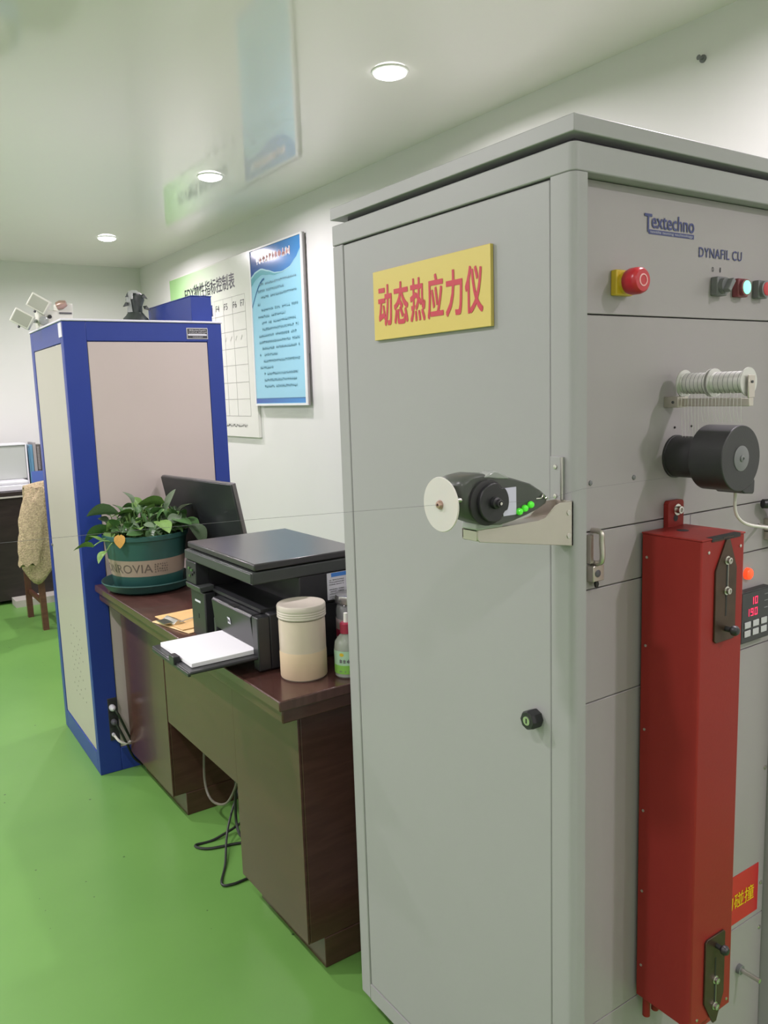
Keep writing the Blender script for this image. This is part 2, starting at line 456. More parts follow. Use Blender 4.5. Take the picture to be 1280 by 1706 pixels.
downlight(0.867, 1.659, 'round white downlight nearest the tall grey machine, largest of the ceiling lights', k=0.85)
downlight(0.847, 3.244, 'round white downlight in the ceiling, between the nearest and the farthest one', k=0.7)
downlight(0.839, 5.057, 'small round downlight farthest away, above the blue cabinet near the room corner', k=1.15)
for (x, y) in ((0.86, 0.05), (0.86, -1.55), (0.86, -3.1)):
    downlight(x, y, 'round white ceiling downlight out of view, in the row along the wall', k=1.0)
for y in (-3.1, -1.55, 0.05, 1.66, 3.24, 5.05):
    for x in (-1.25, -3.35):
        downlight(x, y, 'round white ceiling downlight out of view over the open floor', k=1.55 if y > 1 else 0.62)

# ------------------------------------------------------------------ grey testing machine
GX, GY, GZ = 0.640, 0.674, 1.827
g = thing('testing_machine', 'tall light grey steel testing machine cabinet with control panel on its end', 'machine', (GX/2, GY/2, 0))
# frame: posts and rails (front is x = 0, end with the controls is y = 0)
f = BM()
def rounded_post(bm, r=0.012):
    pts = [(0.029, 0.0)]
    for k in range(7):
        a = -PI/2 - k*(PI/2)/6
        pts.append((r + r*math.cos(a), r + r*math.sin(a)))
    pts += [(0.0, 0.046), (0.012, 0.046), (0.012, 0.034), (0.029, 0.034)]
    n0 = len(bm.faces)
    prism(bm, pts, 'z', 0.05, 1.7855)
rounded_post(f)
obj('corner_post', f, 'grey', g)
obj('frame_post', bx(0.0, 0.012, 0.6345, GY, 0.05, 1.7855), 'grey', g, bevel=0.003)
obj('frame_post', bx(0.609, GX, 0.0, 0.034, 0.05, 1.7855), 'grey', g, bevel=0.003)
f = BM()
pts = []
for k in range(7):
    a = -PI/2 - k*(PI/2)/6
    pts.append((0.012 + 0.012*math.cos(a), 0.012 + 0.012*math.sin(a)))
prism(f, pts + [(0, GY), (0.03, GY), (0.03, 0.03), (GX, 0.03), (GX, 0)], 'z', 1.7862, GZ)
obj('top_rail', f, 'grey', g, bevel=0.002)
obj('bottom_rail', bx(0.0, 0.012, 0.046, 0.6345, 0.05, 0.0895), 'grey', g)
obj('bottom_rail', bx(0.029, 0.609, 0.002, 0.034, 0.05, 0.070), 'grey', g)
obj('carcass', bx(0.0125, GX-0.002, 0.0345, GY-0.002, 0.052, 1.80), 'dark', g)
obj('back_panel', bx(GX-0.002, GX, 0.034, GY, 0.05, 1.7855), 'grey', g)
obj('rear_side', bx(0.012, GX-0.002, GY-0.002, GY, 0.05, 1.7855), 'grey', g)
obj('lid_neck', bx(0.028, GX-0.02, 0.026, GY-0.02, 1.80, 1.842), 'neck', g)
obj('lid', bx(-0.001, GX+0.01, -0.001, GY+0.004, 1.839, 1.8635), 'grey', g, bevel=0.0015)
for (x, y) in ((0.06, 0.06), (GX-0.05, 0.05), (0.06, GY-0.06), (GX-0.06, GY-0.06)):
    obj('foot', rv((x, y, 0), (0, 0, 1), [(0, 0), (0.025, 0), (0.025, 0.015), (0.012, 0.02), (0.012, 0.055)]), 'rubber', g)
# door
door = obj('door', bx(0.0008, 0.0115, 0.0485, 0.632, 0.0925, 1.7830), 'grey', g, bevel=0.0025)
lock = obj('lock', rv((0.001, 0.081, 0.934), (-1, 0, 0), [(0, 0), (0.0155, 0), (0.0165, 0.004), (0.0165, 0.020), (0.0145, 0.0235), (0, 0.0235)], seg=8, smooth=False), 'blackp', door)
obj('lock_cylinder', cy((-0.022, 0.081, 0.934), (-0.0236, 0.081, 0.934), 0.0075), 'steel', door)
obj('keyhole', bx(-0.0242, -0.0236, 0.080, 0.082, 0.930, 0.938), 'dark', door)
# end panels (recessed 25 mm behind the posts)
def panel(x0, x1, z0, z1, m='grey_bounce'):
    return obj('end_panel', bx(x0+0.0008, x1-0.0008, 0.025, 0.034, z0+0.0010, z1-0.0010), m, g, bevel=0.0008, seg=1)
ctrl = panel(0.029, 0.609, 1.587, 1.7862)
panel(0.029, 0.609, 1.247, 1.587)
panel(0.029, 0.328, 1.152, 1.247); panel(0.328, 0.609, 1.152, 1.247)
panel(0.029, 0.609, 0.960, 1.152); panel(0.029, 0.609, 0.362, 0.960); panel(0.029, 0.609, 0.070, 0.362)
mounted0 = set(g.children)
def set_back(o, c):
    """fittings sit on the recessed panels: 19 mm back from the post front, spread over the panel's full width"""
    o.location = o.location + Vector((0.0262+0.0282*c[0], 0.019, 0.0282*(c[2]-1.478)))
near = lambda x0, z0, y=0.0052: (lambda u, v: (x0+u, y, z0+v))
# lettering
text('logo_initial', 'T', 0.019, 0.0285, near(0.158, 1.7125), 'logo', g, bold=0.012)
text('logo_lettering', 'extechno', 0.112, 0.0235, near(0.1745, 1.7195), 'logo', g, bold=0.012)
obj('logo_bar', bx(0.168, 0.2865, 0.0053, 0.0062, 1.7105, 1.7175), 'logo', g)
text('logo_small_print', 'textile testing technology', 0.112, 0.0052, near(0.171, 1.7112, 0.0050), 'logot', g)
text('model_lettering', 'DYNAFIL CU', 0.126, 0.0165, near(0.297, 1.6835), 'logo', g, bold=0.006, spacing=1.08)
text('switch_mark', '0', 0.0055, 0.0080, near(0.336, 1.662), 'ink', g)
text('switch_mark', '1', 0.0030, 0.0080, near(0.3585, 1.662), 'ink', g)
# emergency stop
es = obj('emergency_stop', bx(0.081, 0.120, -0.006, 0.0062, 1.612, 1.651), 'ypl', g, bevel=0.002, label='red emergency stop button on a yellow square base')
obj('collar', cy((0.1005, -0.004, 1.6315), (0.1005, -0.016, 1.6315), 0.0165), 'ypl', es)
obj('mushroom', rv((0.1005, -0.012, 1.6315), (0, -1, 0), [(0.013, 0), (0.0185, 0.002), (0.0205, 0.008), (0.0205, 0.020), (0.0190, 0.026), (0.0165, 0.0285), (0, 0.0295)]), 'redbtn', es)
obj('twist_ring', rv((0.1005, -0.0405, 1.6315), (0, -1, 0), [(0.0095, 0), (0.0095, 0.0012), (0.0075, 0.0014), (0.0075, 0)]), 'pink', es)
# selector switch and lamps
sw = obj('selector_switch', bx(0.3335, 0.3630, -0.008, 0.0062, 1.6215, 1.6535), 'swgrey', g, bevel=0.002, label='grey rotary selector switch')
obj('switch_hub', cy((0.348, -0.008, 1.6375), (0.348, -0.016, 1.6375), 0.0135), 'swgrey', sw)
mt = Matrix.Translation((0.348, -0.021, 1.6375)) @ Matrix.Rotation(math.radians(38), 4, 'Y')
obj('switch_lever', bx(-0.0042, 0.0042, -0.006, 0.006, -0.0125, 0.0125, mtx=mt), 'swgrey', sw, bevel=0.0015)
def lamp_button(x, mb, mc, nm, lab):
    b = obj(nm, bx(x, x+0.030, -0.007, 0.0062, 1.6215, 1.6535), mb, g, bevel=0.002, label=lab)
    c = (x+0.015, -0.007, 1.6375)
    obj('bezel', rv(c, (0, -1, 0), [(0.0145, 0), (0.0145, 0.006), (0.012, 0.007), (0.012, 0.003)]), mb, b)
    obj('lens', rv(c, (0, -1, 0), [(0.0122, 0.003), (0.0118, 0.0075), (0.008, 0.0088), (0, 0.009)]), mc, b)
lamp_button(0.3955, 'swred', 'glowg', 'lamp_button', 'dark red button with a lit green lens')
lamp_button(0.4570, 'swgrey', 'redbtn', 'lamp_button', 'grey button with an unlit red lens')
# small screws and holes on the end
def screw(x, z, r=0.0038, m='steel', y=0.006):
    return obj('screw', rv((x, y, z), (0, -1, 0), [(r, 0), (r*0.9, 0.0016), (r*0.5, 0.0024), (0, 0.0026)], seg=12), m, g)
screw(0.0385, 1.330, 0.0042, 'swgrey'); screw(0.141, 1.330, 0.0042, 'swgrey')
screw(0.244, 1.405, 0.002, 'dark'); screw(0.290, 1.405, 0.002, 'dark')
for z in (0.71, 0.46, 0.36, 0.93): screw(0.556, z, 0.0045)
# handle with lock and key
hd = obj('pull_handle', tb([(0.043, 0.008, 1.256), (0.043, -0.012, 1.2545), (0.043, -0.014, 1.24), (0.043, -0.014, 1.208), (0.043, 0.008, 1.203)], 0.0045, seg=10, n=6), 'alu', g, label='slim aluminium pull handle')
obj('handle_back', bx(0.0305, 0.0375, -0.002, 0.006, 1.204, 1.25), 'alu', hd)
lk = obj('panel_lock', bx(0.0305, 0.056, -0.008, 0.0062, 1.176, 1.2015), 'alu', g, bevel=0.001, label='aluminium panel lock with a small black key')
obj('lock_barrel', rv((0.041, -0.008, 1.189), (0, -1, 0), [(0.006, 0), (0.006, 0.001), (0.0045, 0.0016), (0, 0.0016)]), 'neck', lk)
obj('key', pm([(0.0395, 1.176), (0.0445, 1.176), (0.0465, 1.171), (0.0440, 1.164), (0.0405, 1.166), (0.0385, 1.171)], 'y', -0.006, -0.002), 'rubber', lk)
# controller with red digits
dp = obj('temperature_controller', bx(0.428, 0.528, -0.010, 0.0062, 0.992, 1.0935), 'blackp', g, bevel=0.0015, label='black temperature controller with red digits and grey keys')
obj('bezel', bx(0.431, 0.525, -0.0108, -0.010, 0.995, 1.0905), 'plate', dp)
def seven(d, fn, w, h, t, bm):
    S = {'0': 'abcdef', '1': 'bc', '9': 'abcdfg'}[d]
    R = dict(a=(0, w, h-t, h), d=(0, w, 0, t), g=(0, w, h/2-t/2, h/2+t/2), f=(0, t, h/2, h), b=(w-t, w, h/2, h), e=(0, t, 0, h/2), c=(w-t, w, 0, h/2))
    for s in S:
        a, b, c, d_ = R[s]; sk = 0.0
        q = [fn(a+sk*c, c), fn(b+sk*c, c), fn(b+sk*d_, d_), fn(a+sk*d_, d_)]
        bm.faces.new([bm.verts.new(p) for p in q])
for row, s in ((1.0660, '10'), (1.0440, '190')):
    for i, ch in enumerate(s[::-1]):
        bm = BM(); seven(ch, near(0.4725-i*0.0135, row, -0.0113), 0.0088, 0.0145, 0.0017, bm)
        obj('digit', bm, 'led', dp)
for r, z in enumerate((1.0215, 1.0045)):
    for c in range(3):
        x = 0.4395 + c*0.0275
        obj('key_button', bx(x, x+0.020, -0.0125, -0.0108, z, z+0.0125), 'platel', dp, bevel=0.0006, seg=1)
bm = BM()
for z in (1.079, 1.066, 1.052): dashes(bm, near(0.505, z, -0.0112), 0, 0.012, 0, 0.0022)
obj('key_print', bm, 'platel', dp)
ind = obj('indicator_lamp', rv((0.469, 0.006, 1.121), (0, -1, 0), [(0.0115, 0), (0.0115, 0.004), (0.0105, 0.008), (0.007, 0.0105), (0, 0.0115)]), 'glowr', g, label='round red lit indicator lamp')
# warning sticker
ws = obj('warning_sticker', bx(0.372, 0.547, 0.0048, 0.0059, 0.404, 0.5105), 'warnred', g, label='red warning sticker with yellow Chinese characters')
text('sticker_lettering', '请勿碰撞', 0.142, 0.034, near(0.389, 0.437, 0.0044), 'warnyel', ws, bold=0.007)
# rod at the bottom, side yarn guide at the right edge
obj('guide_rod', tb([(0.486, 0.008, 0.298), (0.486, -0.042, 0.298)], 0.0048, seg=10, n=1), 'steel', g)
obj('guide_rod_collar', rv((0.486, 0.006, 0.298), (0, -1, 0), [(0.010, 0), (0.010, 0.008), (0, 0.008)]), 'swgrey', g)
ga = obj('guide_block', bx(0.520, 0.566, -0.024, 0.0062, 1.196, 1.2195), 'alu', g, bevel=0.001, label='aluminium guide block at the edge of the end panel')
obj('guide_arm', tb([(0.494, -0.006, 1.2525), (0.512, -0.016, 1.2505), (0.528, -0.022, 1.238), (0.534, -0.022, 1.219)], 0.009, seg=10, n=6, taper=1.3), 'blackp', ga)
obj('guide_step', bx(0.5215, 0.566, -0.022, 0.0062, 1.178, 1.1945), 'alu', ga, bevel=0.001)
for o_ in set(g.children)-mounted0:
    bb = [Vector(v_.co) for v_ in o_.data.vertices]
    set_back(o_, sum(bb, Vector())/len(bb) + g.location)
# plate with a pin on the front post, carrying the yarn line
pp = obj('post_plate', bx(-0.003, 0.0005, 0.018, 0.0455, 1.296, 1.372), 'grey', g, bevel=0.0008)
obj('pin', tb([(-0.005, 0.0195, 1.372), (-0.005, 0.0195, 1.305)], 0.0022, seg=8, n=1), 'steel', pp)
for z in (1.3565, 1.311):
    obj('plate_screw', rv((-0.003, 0.034, z), (-1, 0, 0), [(0.0036, 0), (0.0034, 0.0018), (0, 0.0024)], seg=12), 'steel', pp)

# yellow sign on the door
ysg = thing('name_sign', 'yellow rectangular sign with red Chinese characters on the grey machine door', 'sign', (0.0, 0.344, 1.580))
obj('sign_board', bx(-0.0065, 0.0004, 0.1730, 0.5155, 1.5805, 1.7115), 'yellow', ysg, bevel=0.0006, seg=1)
chars = '动态热应力仪'
for i, ch in enumerate(chars):
    y = 0.4985 - i*0.0523
    text('sign_character', ch, 0.0455, 0.078, (lambda u, v, y=y: (-0.0069, y-u, 1.6055+v)), 'signred', ysg, bold=0.020)

# ------------------------------------------------------------------ yarn feeder on its arm
fe = thing('yarn_feeder', 'dark yarn feeder with white disc and green knobs on an aluminium arm', 'yarn feeder', (-0.12, 0.015, 1.237))
arm = BM()
ap = [(0.0, 1.2365), (-0.188, 1.2665), (-0.192, 1.2700), (-0.192, 1.2840), (-0.075, 1.2840), (-0.060, 1.2865), (-0.048, 1.2950), (-0.038, 1.3030), (-0.028, 1.3060), (0.0, 1.3060)]
prism(arm, ap, 'y', 0.0, 0.0022)
box(arm, -0.192, -0.004, 0.0022, 0.034, 1.2815, 1.2838); box(arm, -0.192, -0.1898, 0.0022, 0.034, 1.2680, 1.2838)
box(arm, -0.004, 0.0, 0.0, 0.034, 1.2365, 1.306)
obj('arm', arm, 'alu', fe, bevel=0.0006, seg=1)
obj('arm_far_side', pm(ap, 'y', 0.0318, 0.034), 'alu', fe)
for z in (1.2535, 1.2890):
    obj('arm_screw', rv((-0.010, 0.0, z), (0, -1, 0), [(0.0042, 0), (0.0042, 0.0012), (0.0026, 0.0014), (0, 0.0006)], seg=14), 'steel', fe)
obj('mount', bx(-0.195, -0.145, -0.002, 0.032, 1.2838, 1.2950), 'platel', fe, bevel=0.003)
# shell: side outline lofted across its thickness
out = [(-0.240, 1.352), (-0.236, 1.3585), (-0.222, 1.3635), (-0.204, 1.3655), (-0.168, 1.3615), (-0.135, 1.353), (-0.106, 1.344), (-0.084, 1.3315), (-0.070, 1.3205), (-0.073, 1.3115), (-0.090, 1.3045), (-0.112, 1.2985), (-0.140, 1.2925), (-0.165, 1.2895), (-0.190, 1.2920), (-0.212, 1.3000), (-0.231, 1.3150), (-0.236, 1.333)]
cxx = sum(p[0] for p in out)/len(out); czz = sum(p[1] for p in out)/len(out)
shell = BM(); rings = []
for yy, s in ((-0.020, 0.90), (-0.0165, 0.965), (-0.008, 1.0), (0.022, 1.0), (0.034, 0.95), (0.040, 0.82)):
    rings.append([shell.verts.new((cxx+(x-cxx)*s, yy, czz+(z-czz)*s)) for x, z in out])
for a, b in zip(rings, rings[1:]):
    for i in range(len(out)):
        q = shell.faces.new((a[i], a[(i+1) % len(out)], b[(i+1) % len(out)], b[i])); q.smooth = True
shell.faces.new(rings[0][::-1]); shell.faces.new(rings[-1])
obj('shell', shell, 'feeder', fe)
obj('crest', pm([(-0.198, 1.3600), (-0.180, 1.3675), (-0.172, 1.3660), (-0.158, 1.3600), (-0.150, 1.3540), (-0.175, 1.3560)], 'y', -0.022, 0.0), 'clearf', fe, bevel=0.002)
obj('wheel_housing', rv((-0.194, -0.019, 1.3255), (0, -1, 0), [(0, 0), (0.0305, 0), (0.0315, 0.003), (0.0315, 0.006), (0.028, 0.007), (0, 0.007)], seg=32), 'rubber', fe)
wh = BM()
pts = []
for k in range(40):
    a = 2*PI*k/40; r = 0.0268
    if 0.85 < a < 1.15 or 5.3 < a < 5.75: r = 0.0232
    pts.append((-0.1885+r*math.cos(a), 1.3255+r*math.sin(a)))
prism(wh, pts, 'y', -0.032, -0.0255)
wheel = obj('tension_wheel', wh, 'blackp', fe, bevel=0.0012)
obj('wheel_hub', rv((-0.1885, -0.032, 1.3255), (0, -1, 0), [(0.0085, 0), (0.008, 0.006), (0.0055, 0.007), (0.0055, 0.012), (0.0035, 0.0125), (0.0035, 0.011), (0, 0.011)], seg=20), 'blackp', wheel)
obj('wheel_pin', cy((-0.1885, -0.040, 1.3255), (-0.1885, -0.0455, 1.3255), 0.0022, seg=10), 'steel', wheel)
obj('card', bx(-0.163, -0.1385, -0.0212, -0.0196, 1.3030, 1.3420), 'card', fe, label='pale lilac paper card')
kb = None
for i, (x, z) in enumerate(((-0.1335, 1.3065), (-0.1230, 1.3100), (-0.1115, 1.3140))):
    if kb is None:
        kb = obj('knob', rv((x, -0.018, z), (0, -1, 0), [(0.0030, 0), (0.0048, 0.002), (0.0052, 0.005), (0.0040, 0.0075), (0.0016, 0.0085), (0, 0.0085)], seg=12), 'ledg', fe, label='glowing green knob'); k0 = (x, z)
    else:
        clone(kb, fe, loc=(x-k0[0], 0, z-k0[1]))
obj('yarn_hook', tb([(-0.098, -0.0195, 1.321), (-0.090, -0.022, 1.3215), (-0.0865, -0.022, 1.3265), (-0.083, -0.022, 1.3200), (-0.079, -0.0215, 1.3215), (-0.0765, -0.0205, 1.3185)], 0.0009, seg=6, n=4), 'steel', fe)
obj('inlet_tube', tb([(-0.248, -0.012, 1.333), (-0.226, -0.0135, 1.332)], 0.0038, seg=12, n=1), 'steel', fe)
obj('inlet_lever', tb([(-0.224, -0.017, 1.327), (-0.196, -0.0305, 1.3245)], 0.0016, seg=6, n=1), 'rubber', fe)
obj('disc_arm', bx(-0.258, -0.228, -0.003, 0.003, 1.3235, 1.3300), 'rubber', fe)
dsc = obj('disc', rv((-0.2575, -0.002, 1.3275), (-1, 0, 0), [(0.0, -0.0012), (0.0365, -0.0012), (0.0372, 0), (0.0365, 0.0012), (0.0, 0.0012)], seg=48), 'disc', fe, label='thin white round disc')
obj('disc_hub', rv((-0.2587, -0.002, 1.3275), (-1, 0, 0), [(0.0062, 0), (0.0062, 0.002), (0.0045, 0.0045), (0.002, 0.005), (0.002, 0.001), (0, 0.001)], seg=18), 'copper', dsc)
# yarn running through it
recenter(tag(obj('yarn_thread', tb([(-1.9, 0.03, 1.372), (-0.55, 0.002, 1.339), (-0.262, -0.002, 1.3275), (-0.185, -0.021, 1.3235), (-0.085, -0.0215, 1.318), (0.013, -0.006, 1.3235), (0.150, -0.006, 1.3235), (0.240, -0.006, 1.3235)], 0.00017, seg=5, n=1), 'thread'), 'single fine grey thread running through the white disc towards the machine', 'thread'))

# ------------------------------------------------------------------ red heater box
hb = thing('heater_box', 'long upright dark red steel box bolted to the end of the grey machine', 'heater box', (0.214, -0.057, 0.40))
ZT, ZB = 1.2400, 0.383
f = BM()
pts = [(0.158, -0.002), (0.158, -0.113), (0.160, -0.115), (0.272, -0.115), (0.274, -0.113), (0.274, -0.002)]
obj('housing', prism(f, pts, 'z', ZB, ZT-0.003), 'redpaint', hb, bevel=0.0012)
cap = obj('top_cap', pm([(0.157, -0.001), (0.157, -0.116), (0.275, -0.116), (0.275, -0.001)], 'z', ZT-0.003, ZT), 'redpaint', hb, bevel=0.001)
obj('top_hole', rv((0.214, -0.040, ZT), (0, 0, 1), [(0, 0.0004), (0.010, 0.0004)], seg=20), 'dark', cap)
obj('slot', bx(0.1830, 0.2600, -0.1163, -0.1050, ZT-0.0060, ZT+0.0004), 'dark', cap)
obj('slot_strip', bx(0.1860, 0.2150, -0.1168, -0.108, ZT-0.0060, ZT-0.0040), 'brownsteel', cap)
obj('slot_strip', bx(0.2130, 0.2400, -0.1168, -0.106, ZT-0.0040, ZT-0.0020), 'brownsteel', cap)
tp = BM()
pts = [(0.2235, 1.236), (0.2235, 1.279)]
for k in range(6): pts.append((0.2235+0.006-0.006*math.cos(k*PI/10), 1.279+0.006*math.sin(k*PI/10)))
for k in range(6): pts.append((0.2665-0.006+0.006*math.sin(k*PI/10), 1.279+0.006*math.cos(k*PI/10)))
pts += [(0.2665, 1.236)]
lug = obj('mounting_lug', prism(tp, pts, 'y', -0.004, 0.0055), 'redpaint', hb, bevel=0.0008)
obj('lug_bolt', rv((0.2475, -0.004, 1.2685), (0, -1, 0), [(0.0100, 0), (0.0100, 0.002), (0.0065, 0.0025), (0.0065, 0.009), (0.0035, 0.0095), (0.0035, 0.007), (0, 0.007)], seg=18), 'steel', lug)
obj('lug_hole', rv((0.2440, -0.0042, 1.2540), (0, -1, 0), [(0, 0.0002), (0.006, 0.0002)], seg=16), 'dark', lug)
sc0 = None
for z in (1.198, 1.045, 0.895, 0.745, 0.592, 0.447):
    if sc0 is None:
        sc0 = obj('rivet', rv((0.158, -0.012, z), (-1, 0, 0), [(0.0026, 0), (0.0024, 0.0012), (0, 0.0019)], seg=10), 'steel', hb); z0 = z
    else: clone(sc0, hb, loc=(0, 0, z-z0))
rf = None
for (x, z) in ((0.176, 1.2180), (0.262, 1.2180), (0.176, 0.3960), (0.262, 0.3960)):
    if rf is None:
        rf = obj('rivet', rv((x, -0.115, z), (0, -1, 0), [(0.0028, 0), (0.0026, 0.0012), (0, 0.0019)], seg=10), 'steel', hb); q0 = (x, z)
    else: clone(rf, hb, loc=(x-q0[0], 0, z-q0[1]))
def slider(z_knob, z_tip, flip):
    s = -1 if flip else 1
    zs = lambda d: z_knob + s*d
    pts = [(0.1925, zs(-0.016)), (0.1975, zs(-0.020)), (0.2450, zs(-0.020)), (0.2490, zs(-0.016)), (0.2490, zs(0.100)), (0.2290, zs(0.148)), (0.2195, zs(0.148)), (0.1925, zs(0.100))]
    if flip: pts = pts[::-1]
    pl = obj('slide_plate', pm(pts, 'y', -0.1185, -0.1150), 'brownsteel', hb, bevel=0.0006, seg=1, label='brown slotted slide plate with a black ball knob')
    a, b = sorted((zs(0.022), zs(0.112)))
    obj('slot_groove', bx(0.2195, 0.2235, -0.1189, -0.1184, a, b), 'rubber', pl)
    a, b = sorted((zs(0.066), zs(0.112)))
    obj('slot_edge', bx(0.2235, 0.2246, -0.1194, -0.1184, a, b), 'alu', pl)
    for d in (0.064, 0.114):
        obj('slide_nut', rv((0.2215, -0.1185, zs(d)), (0, -1, 0), [(0.0072, 0), (0.0072, 0.0015), (0.0052, 0.002), (0.0052, 0.0065), (0.0026, 0.007), (0.0026, 0.005), (0, 0.005)], seg=14), 'steel', pl)
    obj('knob_stem', cy((0.2230, -0.1185, z_knob), (0.2230, -0.130, z_knob), 0.0045, seg=10), 'rubber', pl)
    obj('ball_knob', rv((0.2230, -0.127, z_knob), (0, -1, 0), [(0, 0), (0.0055, 0.001), (0.0085, 0.0045), (0.0085, 0.0095), (0.0055, 0.0135), (0, 0.0148)], seg=16), 'blackp', pl)
slider(1.086, 1.23, False)
slider(0.519, 0.40, True)
for x in (0.175, 0.200):
    obj('bottom_stub', rv((x, -0.012, 0.338), (0, 0, 1), [(0, 0), (0.007, 0), (0.007, 0.046)], seg=12), 'redpaint', hb)
obj('bottom_bracket', bx(0.205, 0.250, -0.100, -0.090, 0.353, 0.384), 'redpaint', hb)
hb.location = hb.location + Vector((0.0275, 0.019, -0.0067))

# ------------------------------------------------------------------ blower
bl = thing('blower', 'black round blower sticking out of the grey machine under the wire spools', 'blower', (0.248, -0.057, 1.30))
obj('motor', rv((0.248, 0.006, 1.3565), (0, -1, 0), [(0, 0), (0.0368, 0), (0.0368, 0.004), (0.0352, 0.0045), (0.0352, 0.070)], seg=48), 'blower', bl)
vol = BM()
pts = []
for k in range(44):
    a = math.radians(-62 + k*(332/43)); pts.append((0.248+0.0535*math.cos(a), 1.3585+0.0535*math.sin(a)))
pts += [(0.250, 1.3020), (0.2900, 1.2975), (0.2935, 1.3010), (0.2930, 1.3180), (0.2850, 1.3230)]
pts = [p for p in pts]
dr = BM()
prism(dr, [(0.248+0.0535*math.cos(2*PI*k/48), 1.3585+0.0535*math.sin(2*PI*k/48)) for k in range(48)], 'y', -0.056, -0.117)
obj('drum', dr, 'blower', bl, bevel=0.0015)
obj('outlet', pm([(0.252, 1.306), (0.262, 1.3000), (0.2860, 1.2975), (0.2900, 1.3000), (0.2905, 1.3190), (0.2840, 1.3300), (0.2700, 1.3300)], 'y', -0.066, -0.1165), 'blower', bl, bevel=0.002)
obj('front_plate', rv((0.248, -0.117, 1.3585), (0, -1, 0), [(0, 0), (0.0205, 0), (0.0205, 0.0008), (0.0195, 0.0014), (0, 0.0014)], seg=36), 'swgrey', bl)
obj('front_screw', rv((0.248, -0.1184, 1.3585), (0, -1, 0), [(0.0055, 0), (0.0055, 0.0015), (0.003, 0.003), (0.002, 0.003), (0.002, 0.001), (0, 0.001)], seg=16), 'swgrey', bl)
obj('lead', tb([(0.2740, -0.092, 1.299), (0.279, -0.090, 1.268), (0.297, -0.088, 1.250), (0.33, -0.085, 1.237), (0.384, -0.08, 1.226), (0.44, -0.06, 1.215), (0.515, 0.008, 1.205)], 0.0026, seg=8, n=6), 'cabwhite', bl, label='white lead')
bl.location = bl.location + Vector((0.0332, 0.019, -0.0034))

# ------------------------------------------------------------------ wire spools on their bar
rk = thing('spool_rack', 'small aluminium bar bracket carrying the wire spools', 'bracket', (0.238, -0.065, 1.437))
obj('bar', bx(0.228, 0.240, -0.140, 0.006, 1.4390, 1.4520), 'alu', rk, bevel=0.0008)
obj('foot_block', bx(0.214, 0.242, -0.022, 0.006, 1.4375, 1.4560), 'alu', rk, bevel=0.001)
obj('block_screw', rv((0.2140, -0.012, 1.4465), (-1, 0, 0), [(0.0026, 0), (0.0024, 0.001), (0, 0.0012)], seg=10), 'neck', rk)
obj('end_plate', bx(0.226, 0.243, -0.140, -0.1375, 1.4520, 1.4870), 'alu', rk, bevel=0.0006, seg=1)
obj('back_plate', bx(0.226, 0.243, -0.0170, -0.0150, 1.4520, 1.4870), 'alu', rk, bevel=0.0006, seg=1)
obj('axle', cy((0.2345, -0.0145, 1.4765), (0.2345, -0.1415, 1.4765), 0.0022, seg=10), 'neck', rk)
def spool(y0, y1, label):
    t = thing('wire_spool', label, 'spool', (0.2345, (y0+y1)/2, 1.4545), group='wire spools on the bar')
    c = (0.2345, y0, 1.4765); L = y0-y1
    obj('flange', rv(c, (0, -1, 0), [(0.0032, 0), (0.0230, 0), (0.0230, 0.0018), (0.0032, 0.0018)], seg=32), 'wire', t)
    obj('flange', rv(c, (0, -1, 0), [(0.0032, L-0.0018), (0.0225, L-0.0018), (0.0225, L), (0.0032, L)], seg=32), 'wire', t)
    obj('winding', rv(c, (0, -1, 0), [(0.004, 0.0019), (0.0166, 0.0019), (0.0172, 0.006), (0.0172, L-0.006), (0.0166, L-0.0019), (0.004, L-0.0019)], seg=36), 'wire', t)
    gl = BM()
    for k in range(1, 7):
        a = L*k/7
        rev(gl, c, (0, -1, 0), [(0.0170, a-0.0005), (0.01745, a-0.0003), (0.01745, a+0.0003), (0.0170, a+0.0005)], seg=36)
    obj('turn_lines', gl, 'swgrey', t)
    t.location = t.location + Vector((0.0328, 0.019, 0.0))
spool(-0.0185, -0.0700, 'silver wire spool on the bar, the one next to the machine panel')
spool(-0.0745, -0.1345, 'silver wire spool at the outer end of the bar')
for i in range(18):
    y = -0.023 - i*0.0063
    obj('wire_strand', tb([(0.2225, y, 1.462), (0.2205+random.uniform(-.001, .001), y-0.001, 1.432), (0.224, y-0.002+random.uniform(-.0015, .0015), 1.414 if y < -0.056 else 1.388)], 0.00035, seg=4, n=2), 'wire', rk)
rk.location = rk.location + Vector((0.0328, 0.019, 0.0))

# ------------------------------------------------------------------ desk
DT = 0.78
dk = thing('desk', 'dark brown lacquered wooden desk with two pedestals and an overhanging top', 'desk', (0.21, 1.55, 0))
obj('desk_top', bx(-0.130, 0.56, 0.777, 2.326, DT-0.026, DT), 'desktop', dk, bevel=0.003)
obj('edge_moulding', bx(-0.118, 0.548, 0.789, 2.318, DT-0.062, DT-0.027), 'desk', dk, bevel=0.004)
for (y0, y1) in ((0.850, 1.247), (1.828, 2.302)):
    pd = obj('pedestal', bx(-0.040, 0.50, y0, y1, 0.085, DT-0.063), 'desk', dk, bevel=0.002)
    obj('back_board', bx(-0.048, -0.0405, y0+0.0005, y1-0.0005, 0.085, DT-0.063), 'desk', pd, bevel=0.0015)
    obj('plinth', bx(0.0, 0.47, y0-0.001, y1-0.02, 0.0, 0.0845), 'desk', pd, bevel=0.002)
obj('modesty_board', bx(-0.046, -0.028, 1.249, 1.826, 0.365, DT-0.063), 'desk', dk, bevel=0.0015)

